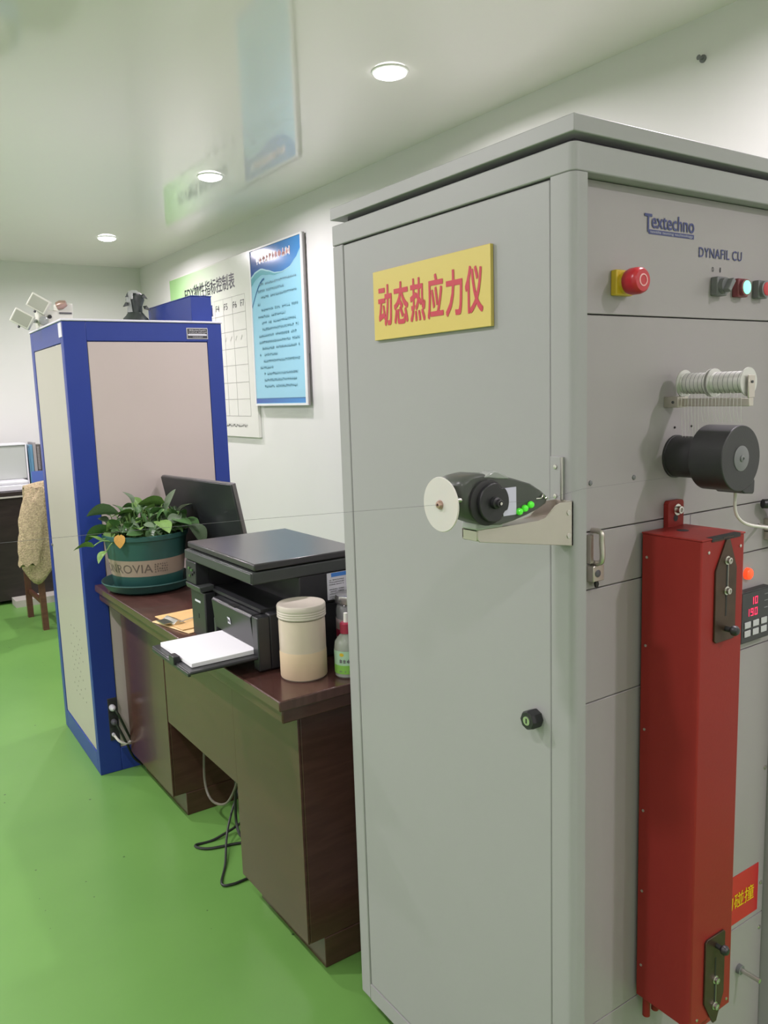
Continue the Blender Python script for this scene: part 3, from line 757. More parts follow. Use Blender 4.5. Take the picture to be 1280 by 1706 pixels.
# ------------------------------------------------------------------ printer
pr = thing('printer', 'black multifunction laser printer with scanner lid on the desk', 'printer', (0.075, 1.20, DT))
PX0, PX1, PY0, PY1 = -0.088, 0.242, 0.978, 1.428
obj('base', bx(-0.045, PX1-0.004, PY0+0.004, PY1-0.004, DT+0.004, DT+0.150), 'prside', pr, bevel=0.004)
for (x, y) in ((-0.03, PY0+0.03), (-0.03, PY1-0.03), (PX1-0.03, PY0+0.03), (PX1-0.03, PY1-0.03)):
    obj('foot', bx(x-0.012, x+0.012, y-0.012, y+0.012, DT, DT+0.004), 'rubber', pr)
obj('rear_tower', bx(0.045, PX1-0.002, PY0+0.002, PY1-0.002, DT+0.150, DT+0.232), 'prside', pr, bevel=0.003)
obj('far_support', bx(-0.070, 0.045, PY1-0.075, PY1-0.002, DT+0.150, DT+0.232), 'prside', pr)
obj('output_bed', bx(-0.055, 0.045, PY0+0.03, PY1-0.08, DT+0.150, DT+0.158), 'prblack', pr)
obj('corner_column', bx(-0.082, -0.045, 1.320, PY1-0.004, DT+0.006, DT+0.147), 'prblack', pr, bevel=0.004, label='front corner column with a small model plate')
obj('column_plate', bx(-0.0826, -0.0819, 1.352, 1.392, DT+0.112, DT+0.118), 'sticker', pr)
obj('paper_gauge', bx(-0.0826, -0.0819, 1.366, 1.374, DT+0.065, DT+0.078), 'rubber', pr)
obj('near_column', bx(-0.080, -0.045, PY0+0.002, 1.013, DT+0.006, DT+0.146), 'prblack', pr, bevel=0.003)
fd = obj('front_cover', pm([(-0.074, DT+0.060), (-0.082, DT+0.140), (-0.076, DT+0.147), (-0.050, DT+0.147), (-0.050, DT+0.060)], 'y', 1.017, 1.268), 'prblack', pr, bevel=0.0015)
obj('cover_notch', bx(-0.079, -0.06, 1.118, 1.158, DT+0.1455, DT+0.1478), 'rubber', fd)
# square emblem with lettering
def cover(u, v, y0=1.166, z0=DT+0.094):
    z = z0+v; return (-0.0745-(z-DT-0.060)*0.1-0.0012, y0-u, z)
bm = BM(); q = [cover(-0.001, -0.001), cover(0.0165, -0.001), cover(0.0165, 0.0175), cover(-0.001, 0.0175)]
bm.faces.new([bm.verts.new(p) for p in q])
obj('emblem', bm, 'sticker', fd)
text('emblem_lettering', 'hp', 0.012, 0.013, (lambda u, v: tuple(Vector(cover(u+0.0018, v+0.0015))+Vector((-0.0006, 0, 0)))), 'prblack', fd, bold=0.01)
sb = obj('scanner_bed', bx(PX0, PX1, PY0, PY1, DT+0.232, DT+0.264), 'prgrey', pr, bevel=0.004)
obj('front_band', bx(PX0-0.004, PX0+0.004, PY0+0.001, PY1-0.001, DT+0.236, DT+0.262), 'prgrey', sb, bevel=0.002)
obj('scanner_lid', bx(PX0+0.006, PX1, PY0-0.001, PY1-0.002, DT+0.267, DT+0.285), 'prlid', pr, bevel=0.004)
cp = obj('control_panel', pm([(PX0-0.002, DT+0.232), (PX0-0.004, DT+0.168), (-0.050, DT+0.160), (-0.050, DT+0.232)], 'y', 1.352, PY1), 'prblack', pr, bevel=0.002, label='narrow control panel with small keys')
for i, (y, z) in enumerate(((1.378, 0.205), (1.378, 0.192), (1.398, 0.208), (1.364, 0.200), (1.395, 0.186))):
    obj('panel_key', bx(PX0-0.0065, PX0-0.003, y-0.004, y+0.004, DT+z, DT+z+0.006), 'rubber' if i % 2 else 'leaf1', cp)
obj('output_lever', pm([(-0.092, DT+0.150), (-0.096, DT+0.166), (-0.050, DT+0.168), (-0.050, DT+0.152)], 'y', 1.318, PY1-0.002), 'prgrey', pr, bevel=0.002)
tr = obj('paper_tray', bx(-0.262, -0.048, 0.985, 1.262, DT+0.036, DT+0.044), 'prblack', pr, bevel=0.003)
obj('tray_stop', bx(-0.268, -0.250, 1.078, 1.112, DT+0.038, DT+0.060), 'prblack', tr, bevel=0.002)
obj('tray_lip', bx(-0.264, -0.256, 0.992, 1.255, DT+0.030, DT+0.040), 'prblack', tr, bevel=0.002)
obj('tray_guide', bx(-0.075, -0.055, 1.262, 1.278, DT+0.030, DT+0.085), 'prgrey', pr, bevel=0.003)
st = obj('side_sticker', bx(0.127, 0.218, PY0-0.0022, PY0+0.001, DT+0.158, DT+0.230), 'sticker', pr, label='white service sticker with a blue heading')
obj('sticker_heading', bx(0.139, 0.2060, PY0-0.0028, PY0-0.002, DT+0.219, DT+0.2295), 'stblue', st)
bm = BM(); ff = lambda u, v: (0.132+u, PY0-0.0027, DT+v+0.009)
for k, v in enumerate((0.200, 0.194, 0.188, 0.175, 0.169, 0.163, 0.155, 0.150)):
    dashes(bm, ff, 0.0, 0.045 if k < 6 else 0.068, v, 0.0034)
obj('sticker_print', bm, 'swgrey', st)
# paper lying in the tray
pp_ = obj('paper_stack', bx(-0.246, -0.052, 1.012, 1.236, DT+0.0445, DT+0.056), 'paper', bevel=0.001, seg=1)
tag(pp_, 'stack of white paper lying in the printer tray', 'paper'); recenter(pp_)

# ------------------------------------------------------------------ plant in a pot
PC = Vector((0.024, 2.140, DT))
sa = thing('plant_saucer', 'dark teal round plastic saucer under the plant pot', 'saucer', PC)
obj('dish', rv(PC, (0, 0, 1), [(0, 0.0), (0.125, 0.0), (0.150, 0.012), (0.166, 0.040), (0.169, 0.042), (0.170, 0.038), (0.167, 0.036), (0.155, 0.018), (0.148, 0.010), (0.125, 0.006), (0, 0.006)], seg=56), 'pot', sa)
pl = thing('potted_plant', 'leafy green pothos in a dark teal pot with a tan lettered band', 'plant', PC + Vector((0, 0, 0.006)))
potp = obj('pot', rv(PC, (0, 0, 1), [(0, 0.0065), (0.118, 0.0065), (0.123, 0.012), (0.1300, 0.06), (0.1420, 0.150), (0.1490, 0.198), (0.155, 0.200), (0.156, 0.215), (0.152, 0.217), (0.146, 0.212), (0.140, 0.180), (0, 0.178)], seg=64), 'pot', pl)
def pot_r(z): return 0.1300 + (z-0.06)/(0.150-0.06)*0.0120
bdv = rv(PC, (0, 0, 1), [(pot_r(0.068)+0.0006, 0.068), (pot_r(0.128)+0.0006, 0.128)], seg=64)
obj('label_band', bdv, 'band', potp)
def pot_fn(th0, z0):
    def fn(u, v):
        z = z0+v; r = pot_r(z)+0.0011; a = th0 + u/0.136
        return (PC.x + r*math.cos(a), PC.y + r*math.sin(a), PC.z + z)
    return fn
text('band_lettering', 'MONROVIA', 0.250, 0.032, pot_fn(math.radians(154), 0.082), 'bandink', potp)
bm = BM()
for k in range(4): dashes(bm, pot_fn(math.radians(262), 0.081), 0, 0.050, 0.009*k, 0.007, 0.5)
obj('band_ornament', bm, 'bandink', potp)
obj('soil', rv(PC, (0, 0, 1), [(0, 0.196), (0.08, 0.194), (0.1415, 0.188)], seg=40), 'soil', pl)
def leaf_mesh(name, fold, droop, pointy):
    """heart-shaped leaf along +x, unit length, folded on the midrib"""
    me = D.meshes.new(name); vs = []; fs = []
    rows = 9
    for i in range(rows):
        t = i/(rows-1)
        w = 0.44*math.sin(PI*min(1, t**(0.62 if not pointy else 0.8)))**0.8 if 0 < t < 1 else 0.0
        if i == 0: w = 0.10
        x = t; z = -droop*t*t
        for s in (-1, -0.5, 0, 0.5, 1):
            back = -0.10*abs(s)*(1-t) if t < 0.35 else 0
            vs.append((x+back, s*w, z + fold*abs(s)*w))
    for i in range(rows-1):
        for j in range(4):
            a = i*5+j; fs.append((a, a+1, a+6, a+5))
    me.from_pydata(vs, [], fs)
    for p in me.polygons: p.use_smooth = True
    return me
LM = [leaf_mesh('leaf', 0.25, 0.25, False), leaf_mesh('leaf', 0.4, 0.5, True), leaf_mesh('leaf', 0.1, 0.1, False), leaf_mesh('leaf', 0.55, 0.15, True)]
LMM = {}
def leaf(base, yawd, pit, rolld, size, k, m):
    if base[0]+size*0.8*max(0.0, math.cos(math.radians(yawd)))*abs(math.cos(math.radians(pit))) > 0.178 and base[1] > 2.04: return
    key = (k, m)
    if key not in LMM:
        me = LM[k].copy(); me.materials.append(M[m]); LMM[key] = me
    o = D.objects.new('leaf', LMM[key]); COL.objects.link(o); o.parent = pl
    o.location = Vector(base) - pl.location
    o.rotation_euler = (math.radians(rolld), math.radians(-pit), math.radians(yawd)); o.scale = (size,)*3
    return o
stems = BM()
for i in range(150):
    a = random.uniform(0, 2*PI); r = 0.135*math.sqrt(random.random())
    out_ = r/0.135
    lean = random.uniform(0.1, 0.55)*out_
    hgt = random.uniform(0.020, 0.112)*(1.08-0.25*out_)
    b0 = PC + Vector((0.8*r*math.cos(a), 0.8*r*math.sin(a), 0.19))
    tip = b0 + Vector((math.cos(a)*hgt*lean*1.4, math.sin(a)*hgt*lean*1.4, hgt))
    tube(stems, [b0, (b0+tip)/2 + Vector((random.uniform(-.008, .008), random.uniform(-.008, .008), 0.006)), tip], 0.0016, seg=5, n=3)
    ya = math.degrees(a) + random.uniform(-90, 90)
    leaf(tip, ya, random.uniform(-55, 60), random.uniform(-60, 60), random.uniform(0.028, 0.056), random.choice((0, 1, 1, 2, 3, 3)), random.choice(('leaf1', 'leaf1', 'leaf2', 'leaf3')))
def special(base, tip, size, yawd, pit, rolld, k, m):
    b0 = PC + Vector(base); t_ = PC + Vector(tip)
    tube(stems, [b0, (b0+t_)/2 + Vector((0, 0, 0.012)), t_], 0.0021, seg=5, n=4)
    leaf(t_, yawd, pit, rolld, size, k, m)
# the big leaf standing up on the right, its neighbours, the long ones at the left and the trailing vine
special((0.03, -0.02, 0.19), (0.070, -0.02, 0.285), 0.098, -50, 62, 40, 2, 'leaf3')
special((0.02, -0.02, 0.19), (0.072, 0.00, 0.310), 0.090, 155, 12, 40, 0, 'leaf2')
special((0.03, -0.04, 0.19), (0.070, -0.03, 0.290), 0.075, 250, -50, 0, 0, 'leaf2')
special((-0.03, 0.0, 0.19), (-0.035, 0.02, 0.325), 0.048, 140, 75, 0, 1, 'chairw' if False else 'leaf3')
special((-0.06, -0.02, 0.19), (-0.060, -0.02, 0.292), 0.075, 190, 8, 20, 0, 'leaf2')
special((-0.07, 0.0, 0.19), (-0.095, 0.03, 0.285), 0.105, 150, 6, 30, 3, 'leaf3')
special((-0.10, 0.0, 0.19), (-0.125, 0.02, 0.232), 0.100, 160, -18, 25, 3, 'leaf1')
special((-0.10, -0.03, 0.19), (-0.175, -0.02, 0.205), 0.050, 130, 30, 10, 0, 'leaf2')
special((-0.14, -0.05, 0.20), (-0.205, -0.03, 0.185), 0.060, 170, 20, 30, 1, 'leaf2')
special((-0.12, -0.06, 0.20), (-0.165, -0.055, 0.165), 0.045, 200, -20, 0, 1, 'leaf2')
special((-0.11, -0.085, 0.195), (-0.125, -0.100, 0.225), 0.045, 240, -75, 0, 2, 'leafy')
special((0.10, -0.04, 0.19), (0.120, -0.085, 0.250), 0.085, -72, -10, 10, 0, 'leaf1')
special((0.10, -0.06, 0.19), (0.130, -0.135, 0.235), 0.085, -66, -28, 0, 1, 'leaf3')
special((0.10, 0.0, 0.19), (0.105, -0.03, 0.262), 0.060, -62, -15, 20, 3, 'leaf1')
special((0.0, -0.08, 0.19), (0.02, -0.11, 0.260), 0.072, -80, -15, 0, 0, 'leaf2')
special((0.06, -0.08, 0.19), (0.08, -0.11, 0.265), 0.075, -60, -10, 0, 2, 'leaf1')
obj('stems', stems, 'stem', pl)

# ------------------------------------------------------------------ monitor seen from behind
mo = thing('monitor', 'black flat monitor turned away, standing between plant and printer', 'monitor', (0.33, 2.03, DT))
n_y = Vector((-0.125, 0.992, 0)).normalized()
n_x = Vector((0.992, 0.125, 0)).normalized()
TR = Vector((0.222, 1.782, 1.180))
tl = math.radians(11)
dn = (n_x*math.sin(tl) - Vector((0, 0, 1))*math.cos(tl)).normalized()
nn = dn.cross(n_y).normalized()
if nn.x < 0: nn = -nn
def mon_pt(a, b, c): return TR + n_y*a + dn*b + nn*c
def mon_box(a0, a1, b0, b1, c0, c1):
    bm = BM(); box(bm, 0, 1, 0, 1, 0, 1)
    for v in bm.verts: v.co = mon_pt(a0+(a1-a0)*v.co.x, b0+(b1-b0)*v.co.y, c0+(c1-c0)*v.co.z)
    return bm
obj('back_shell', mon_box(0.003, 0.535, 0.003, 0.325, 0, 0.012), 'mon', mo, bevel=0.003)
obj('rim', mon_box(0.0, 0.538, 0.0, 0.328, 0.006, 0.020), 'monrim', mo, bevel=0.003)
obj('screen', mon_box(0.010, 0.528, 0.010, 0.312, 0.0195, 0.0208), 'rubber', mo)
obj('neck', bx(0.300, 0.330, 2.00, 2.06, DT+0.010, DT+0.16), 'mon', mo, bevel=0.004)
obj('base', bx(0.240, 0.420, 1.93, 2.13, DT, DT+0.012), 'mon', mo, bevel=0.005)

# ------------------------------------------------------------------ clipboards, jars, bottle on the desk
def clipboard(x, y, rz, z, m, lab, withclip):
    t = thing('clipboard', lab, 'clipboard', (x, y, z), rz, local=True)
    obj('board', bx(-0.15, 0.15, -0.105, 0.105, 0, 0.004), m, t, bevel=0.002)
    if withclip:
        cl = obj('clip', pm([(-0.150, 0.004), (-0.150, 0.008), (-0.135, 0.017), (-0.118, 0.008), (-0.110, 0.005), (-0.110, 0.004)], 'y', -0.042, 0.042), 'steel', t, bevel=0.0008)
        obj('clip_wing', bx(-0.176, -0.145, -0.030, 0.030, 0.009, 0.0105), 'steel', cl)
        obj('clip_wire', tb([(-0.130, -0.045, 0.012), (-0.060, -0.010, 0.008), (-0.050, 0.0, 0.007)], 0.002, seg=6, n=3), 'steel', cl)
clipboard(0.035, 1.575, math.radians(12), DT, 'tan2', 'pale hardboard clipboard lying underneath, near the desk edge', False)
clipboard(0.045, 1.590, math.radians(4), DT+0.0045, 'tan', 'brown hardboard clipboard with a steel clip lying on top, beside the printer', True)

JC = Vector((0.006, 0.903, DT))
jr = thing('plastic_jar', 'cloudy plastic screw-top jar with beige powder at the desk corner', 'jar', JC)
obj('jar_body', rv(JC, (0, 0, 1), [(0, 0), (0.054, 0), (0.058, 0.004), (0.0585, 0.145), (0.057, 0.152), (0.054, 0.154), (0, 0.154)], seg=44), 'jar', jr)
obj('powder', rv(JC, (0, 0, 1), [(0.0570, 0.003), (0.0588, 0.006), (0.0590, 0.066), (0.0582, 0.072)], seg=44), 'powder', jr, label='beige powder filling the lower half')
jl = [(0.0575, 0.154)]
for k in range(4): jl += [(0.0600, 0.155+k*0.006), (0.0612, 0.157+k*0.006), (0.0612, 0.159+k*0.006)]
jl += [(0.0612, 0.184), (0.0590, 0.188), (0.050, 0.188), (0.046, 0.186), (0, 0.186)]
obj('jar_lid', rv(JC, (0, 0, 1), jl, seg=44), 'jarlid', jr)

GC = Vector((0.170, 0.925, DT))
gj = thing('glass_jar', 'glass jar with a silver metal lid half hidden behind the grey machine', 'jar', GC)
obj('glass_body', rv(GC, (0, 0, 1), [(0, 0), (0.040, 0), (0.044, 0.005), (0.044, 0.140), (0.040, 0.155), (0.037, 0.16), (0, 0.16)], seg=36), 'glass', gj)
obj('contents', rv(GC, (0, 0, 1), [(0, 0.003), (0.0405, 0.004), (0.0405, 0.150), (0, 0.150)], seg=32), 'blackp', gj)
obj('paper_label', rv(GC, (0, 0, 1), [(0.0446, 0.03), (0.0446, 0.118)], seg=36), 'labelpink', gj)
obj('red_print', rv(GC, (0, 0, 1), [(0.0450, 0.070), (0.0450, 0.090)], seg=36), 'crimson', gj)
obj('metal_lid', rv(GC, (0, 0, 1), [(0.041, 0.158), (0.0455, 0.159), (0.0462, 0.163), (0.0455, 0.168), (0.0462, 0.174), (0.044, 0.180), (0.038, 0.181), (0, 0.180)], seg=36), 'metal_lid', gj)

BC = Vector((0.092, 0.833, DT))
bo = thing('bottle', 'small clear bottle with a green and yellow label beside the grey machine', 'bottle', BC)
obj('bottle_body', rv(BC, (0, 0, 1), [(0, 0), (0.028, 0), (0.0315, 0.004), (0.0315, 0.075), (0.029, 0.090), (0.018, 0.104), (0.013, 0.108), (0.013, 0.114), (0, 0.114)], seg=32), 'bottle', bo)
obj('liquid', rv(BC, (0, 0, 1), [(0, 0.003), (0.0285, 0.004), (0.0285, 0.082), (0, 0.082)], seg=24), 'lgreen2', bo)
obj('label', rv(BC, (0, 0, 1), [(0.0321, 0.012), (0.0321, 0.070)], seg=32), 'lgreen2', bo)
obj('label_stripe', rv(BC, (0, 0, 1), [(0.0324, 0.012), (0.0324, 0.034)], seg=32), 'lgreen', bo)
bm = BM()
def bot_fn(z0):
    return lambda u, v: (BC.x+0.0329*math.cos(math.radians(196)+u/0.0329), BC.y+0.0329*math.sin(math.radians(196)+u/0.0329), DT+z0+v)
dashes(bm, bot_fn(0.040), 0.004, 0.036, 0, 0.010, 0.3); dashes(bm, bot_fn(0.017), 0.003, 0.036, 0, 0.004)
obj('label_print', bm, 'swgrey', bo)
bm = BM(); q = [bot_fn(0.0615)(0.010+0.006*math.cos(2*PI*k/14), 0.0045*math.sin(2*PI*k/14)) for k in range(14)]
bm.faces.new([bm.verts.new(p) for p in q]); obj('label_emblem', bm, 'ypl', bo)
obj('cap', rv(BC, (0, 0, 1), [(0.0155, 0.110), (0.0155, 0.134), (0.012, 0.137), (0, 0.137)], seg=24), 'crimson', bo)
obj('nozzle', rv(BC, (0, 0, 1), [(0.006, 0.136), (0.005, 0.160), (0, 0.161)], seg=16), 'whitep', bo)

# ------------------------------------------------------------------ cables under and behind the desk
def cable(pts, r, m, lab, grp=None):
    o = obj('cable', tb(pts, r, seg=8, n=8), m); tag(o, lab, 'cable', grp); recenter(o)
cable([(0.30, 1.60, 0.42), (0.28, 1.60, 0.20), (0.16, 1.62, 0.05), (0.02, 1.61, 0.006), (-0.055, 1.615, 0.005), (-0.03, 1.57, 0.005), (0.06, 1.54, 0.005), (0.16, 1.50, 0.005), (0.30, 1.40, 0.005)], 0.0045, 'cabblack', 'black cable looping out on the floor from under the desk knee hole')
cable([(0.25, 1.70, 0.40), (0.17, 1.69, 0.18), (0.06, 1.60, 0.045), (-0.02, 1.45, 0.006), (-0.072, 1.358, 0.005), (-0.045, 1.335, 0.005), (0.01, 1.335, 0.005), (0.09, 1.33, 0.005)], 0.0040, 'cabblack', 'black cable reaching furthest out over the floor to the near pedestal')
cable([(0.09, 1.80, 0.52), (0.065, 1.795, 0.25), (0.06, 1.795, 0.12), (0.06, 1.74, 0.075), (0.06, 1.62, 0.112), (0.06, 1.53, 0.20), (0.07, 1.46, 0.34), (0.09, 1.42, 0.5)], 0.0045, 'cabgrey', 'grey-brown cable hanging in a wide loop in the desk knee hole')
cable([(0.075, 1.50, 0.48), (0.065, 1.525, 0.24), (0.065, 1.545, 0.11), (0.06, 1.52, 0.060), (0.055, 1.47, 0.068), (0.06, 1.44, 0.15), (0.07, 1.45, 0.25), (0.075, 1.50, 0.13), (0.07, 1.50, 0.085), (0.08, 1.46, 0.10), (0.085, 1.43, 0.22), (0.09, 1.42, 0.40)], 0.0050, 'cabblack', 'bundled black cable hanging against the near pedestal')

# ------------------------------------------------------------------ blue cabinet (local frame, slightly turned)
RZ = math.radians(-1.6)
BO = Vector((-0.163, 2.345, 0.0))
bc = thing('steel_cabinet', 'tall blue steel cabinet with cream panels behind the desk', 'cabinet', BO, RZ, local=True)
BW, BD, BH = 0.622, 0.640, 1.783
obj('core', bx(0.006, BW-0.004, 0.006, BD-0.004, 0.004, BH-0.006), 'blue', bc)
def bpost(x0, x1, y0, y1, z0, z1): return obj('frame_member', bx(x0, x1, y0, y1, z0, z1), 'blue', bc, bevel=0.002)
bpost(0, 0.085, 0, 0.016, 0, BH-0.004); bpost(BW-0.062, BW, 0, 0.03, 0, BH-0.004)
bpost(0.085, BW-0.062, 0, 0.012, 1.706, BH-0.004); bpost(0.085, BW-0.062, 0, 0.012, 0, 0.095)
bpost(0, 0.012, 0.016, 0.040, 0, BH-0.004); bpost(0, 0.012, BD-0.050, BD, 0, BH-0.004)
bpost(0, 0.012, 0.040, BD-0.050, 1.700, BH-0.004); bpost(0, 0.012, 0.040, BD-0.050, 0, 0.086)
bpost(BW-0.016, BW, 0.03, BD, 0, BH-0.004)
obj('front_panel', bx(0.0865, BW-0.0635, 0.003, 0.009, 0.097, 1.7035), 'cream', bc, bevel=0.002)
sp_ = obj('side_door', bx(0.003, 0.009, 0.0415, BD-0.0515, 0.0875, 1.6985), 'cream2', bc, bevel=0.002)
obj('door_catch', rv((0.003, BD-0.065, 0.86), (-1, 0, 0), [(0.006, 0), (0.006, 0.006), (0, 0.008)], seg=12), 'swgrey', sp_)
obj('top_plate', bx(-0.004, BW+0.004, -0.004, BD+0.004, BH-0.004, BH+0.004), 'topw', bc, bevel=0.002)
obj('corner_cap', bx(-0.0025, 0.004, 0.004, 0.055, BH-0.062, BH-0.010), 'topw', bc)
v = BM()
for r in range(11):
    for c in range(4):
        y = 0.165 + c*0.058 + (0.026 if r % 2 else 0); z = 0.255 + r*0.029
        if random.random() < 0.8:
            cyl(v, (0.0031, y, z), (0.0024, y, z), 0.0038, seg=6)
vo = obj('vent_holes', v, 'vent', sp_); vo['kind'] = 'stuff'
npl = obj('nameplate', bx(0.474, 0.562, -0.002, 0.0, 1.716, 1.760), 'platel', bc, bevel=0.0005, seg=1, label='small black maker plate with pale print')
obj('plate_field', bx(0.477, 0.559, -0.0026, -0.0018, 1.719, 1.757), 'plate', npl)
bm = BM(); fn = lambda u, v_: (0.480+u, -0.003, 1.719+v_)
dashes(bm, fn, 0.004, 0.072, 0.029, 0.006); dashes(bm, fn, 0.001, 0.076, 0.022, 0.004); dashes(bm, fn, 0.004, 0.070, 0.017, 0.003); dashes(bm, fn, 0.018, 0.060, 0.003, 0.004)
obj('plate_print', bm, 'platel', npl)
obj('plate_strip', bx(0.479, 0.557, -0.0031, -0.0025, 1.7295, 1.7355), 'sticker', npl)
# socket recess at the bottom of the left post
sk = obj('socket_plate', bx(0.048, 0.0835, -0.003, 0.001, 0.135, 0.310), 'plate', bc, bevel=0.001)
obj('socket', bx(0.050, 0.082, -0.008, -0.003, 0.255, 0.300), 'rubber', sk); obj('socket', bx(0.050, 0.082, -0.008, -0.003, 0.190, 0.235), 'rubber', sk)
obj('plug', rv((0.062, -0.006, 0.275), (0, -1, 0), [(0.012, 0), (0.013, 0.018), (0.009, 0.028), (0.005, 0.034), (0, 0.034)], seg=12), 'platel', sk, label='pale grey plug')
obj('plug', rv((0.064, -0.006, 0.215), (0, -1, 0), [(0.011, 0), (0.012, 0.016), (0.008, 0.028), (0, 0.03)], seg=12), 'neck', sk)
obj('plug', rv((0.060, -0.002, 0.160), (0, -1, 0), [(0.007, 0), (0.007, 0.012), (0, 0.014)], seg=10), 'platel', sk)
# its cables run down behind the desk's end
cable([(-0.10, 2.296, 0.277), (-0.088, 2.288, 0.25), (-0.062, 2.300, 0.18), (-0.030, 2.318, 0.10), (0.005, 2.320, 0.03), (0.05, 2.322, 0.008)], 0.0048, 'cabblack', 'upper black cable from the grey plug of the blue cabinet')
cable([(-0.098, 2.300, 0.216), (-0.085, 2.292, 0.18), (-0.062, 2.304, 0.12), (-0.035, 2.320, 0.05), (0.0, 2.3215, 0.008)], 0.0048, 'cabblack', 'lower black cable from the dark plug of the blue cabinet')
cable([(-0.103, 2.322, 0.160), (-0.092, 2.302, 0.142), (-0.070, 2.300, 0.126), (-0.045, 2.312, 0.124), (-0.01, 2.320, 0.134), (0.03, 2.322, 0.150)], 0.0050, 'cabwhite', 'white cable sagging from the foot of the blue cabinet')

# ------------------------------------------------------------------ things on top of the blue cabinet
CT = BH+0.004
ub = thing('steel_box', 'long blue steel box lying on top of the blue cabinet', 'box', (0.41, 2.68, CT))
obj('box_body', bx(0.366, 0.455, 2.405, 2.93, CT, CT+0.106), 'blue', ub, bevel=0.002)
obj('box_lid', bx(0.364, 0.457, 2.403, 2.932, CT+0.106, CT+0.110), 'blue', ub, bevel=0.001)
obj('end_switch', bx(0.457, 0.472, 2.44, 2.48, CT+0.035, CT+0.075), 'blue', ub, bevel=0.002)
obj('end_cap', bx(0.472, 0.478, 2.438, 2.482, CT+0.032, CT+0.078), 'whitep', ub, bevel=0.001)

el = thing('emergency_lamp', 'pale twin-head emergency lamp standing on the blue cabinet', 'lamp', (-0.075, 2.80, CT))
obj('lamp_body', bx(-0.150, -0.010, 2.775, 2.835, CT, CT+0.074), 'lampw', el, bevel=0.004)
obj('lamp_cover', bx(-0.072, -0.008, 2.772, 2.838, CT+0.060, CT+0.104), 'lampw', el, bevel=0.006)
obj('switch_band', bx(-0.066, -0.016, 2.769, 2.773, CT+0.060, CT+0.066), 'neck', el)
obj('bulb', rv((-0.075, 2.772, CT+0.090), (0.6, -0.3, 0.2), [(0, 0), (0.016, 0.002), (0.019, 0.020), (0.012, 0.042), (0, 0.044)], seg=14), 'copper', el)
def head(cx, cz, tilt, yaw_):
    mt = Matrix.Translation((cx, 2.775, cz)) @ Matrix.Rotation(yaw_, 4, 'Z') @ Matrix.Rotation(tilt, 4, 'Y')
    h = obj('lamp_head', bx(-0.040, 0.040, -0.014, 0.012, -0.030, 0.030, mtx=mt), 'lampw', el, bevel=0.003)
    obj('lens', bx(-0.033, 0.033, -0.0155, -0.0135, -0.024, 0.024, mtx=mt), 'lens', h)
    obj('bracket_knob', cy(mt @ Vector((0, 0.0, -0.030)), mt @ Vector((0, 0, -0.040)), 0.005, seg=10), 'neck', h)
head(-0.210, CT+0.036, math.radians(30), math.radians(-25))
head(-0.142, CT+0.098, math.radians(32), math.radians(-25))
obj('head_arm', tb([(-0.150, 2.80, CT+0.03), (-0.170, 2.785, CT+0.03), (-0.190, 2.785, CT+0.03)], 0.008, seg=8, n=3), 'clearf', el)
obj('head_arm', tb([(-0.095, 2.80, CT+0.05), (-0.105, 2.795, CT+0.07), (-0.115, 2.79, CT+0.08)], 0.007, seg=8, n=3), 'lampw', el)
obj('gear', rv((-0.130, 2.772, CT+0.030), (0, -1, 0), [(0.018, 0), (0.018, 0.006), (0.010, 0.009), (0, 0.009)], seg=14), 'clearf', el)
obj('dial', rv((-0.105, 2.774, CT+0.047), (0, -1, 0), [(0.008, 0), (0.008, 0.006), (0, 0.007)], seg=10), 'rubber', el)

bu = thing('wrapped_bundle', 'dark green bundle under clear plastic on the blue cabinet beside the box', 'bundle', (0.292, 2.88, CT))
def lump(prof, sc, m, name, keep=None):
    b = rv((0.292, 2.88, CT), (0, 0, 1), prof, seg=24)
    for vv in b.verts:
        a = math.atan2(vv.co.y-2.88, vv.co.x-0.292); k = 1+sc*math.sin(3*a+vv.co.z*40)+0.5*sc*math.sin(7*a-vv.co.z*90)
        vv.co.x = 0.292+(vv.co.x-0.292)*k; vv.co.y = 2.88+(vv.co.y-2.88)*k
    if keep:
        bmesh.ops.delete(b, geom=[fc for fc in b.faces if not keep(fc.calc_center_median())], context='FACES')
    return obj(name, b, m, bu)
lump([(0, 0), (0.055, 0), (0.058, 0.030), (0.052, 0.058), (0.030, 0.085), (0.030, 0.110), (0.036, 0.140), (0.033, 0.162), (0.018, 0.174), (0, 0.176)], 0.12, 'bundle', 'cloth')
lump([(0.0335, 0.085), (0.0345, 0.110), (0.041, 0.140), (0.038, 0.166), (0.022, 0.180), (0, 0.183)], 0.10, 'clearf', 'plastic_film', lambda c: c.x < 0.268 or (c.z > CT+0.168 and c.x < 0.30))
for (dx, dy, dz, sx) in ((-0.048, -0.01, 0.118, 1), (0.034, -0.02, 0.155, -1), (0.045, -0.015, 0.105, -1), (-0.036, -0.012, 0.160, 1)):
    c = Vector((0.292+dx, 2.87+dy, CT+dz))
    q = [c+Vector((-0.014*sx, 0, -0.012)), c+Vector((0.012*sx, 0, -0.006)), c+Vector((0.014*sx, 0.01, 0.008)), c+Vector((0.0, 0.004, 0.010))]
    bm = BM(); A = [bm.verts.new(p) for p in q]; B = [bm.verts.new(p+Vector((0, 0.006, 0))) for p in q]
    for k in range(4): bm.faces.new((A[k], A[(k+1) % 4], B[(k+1) % 4], B[k]))
    bm.faces.new(A[::-1]); bm.faces.new(B)
    obj('loose_flap', bm, 'bundle', bu)

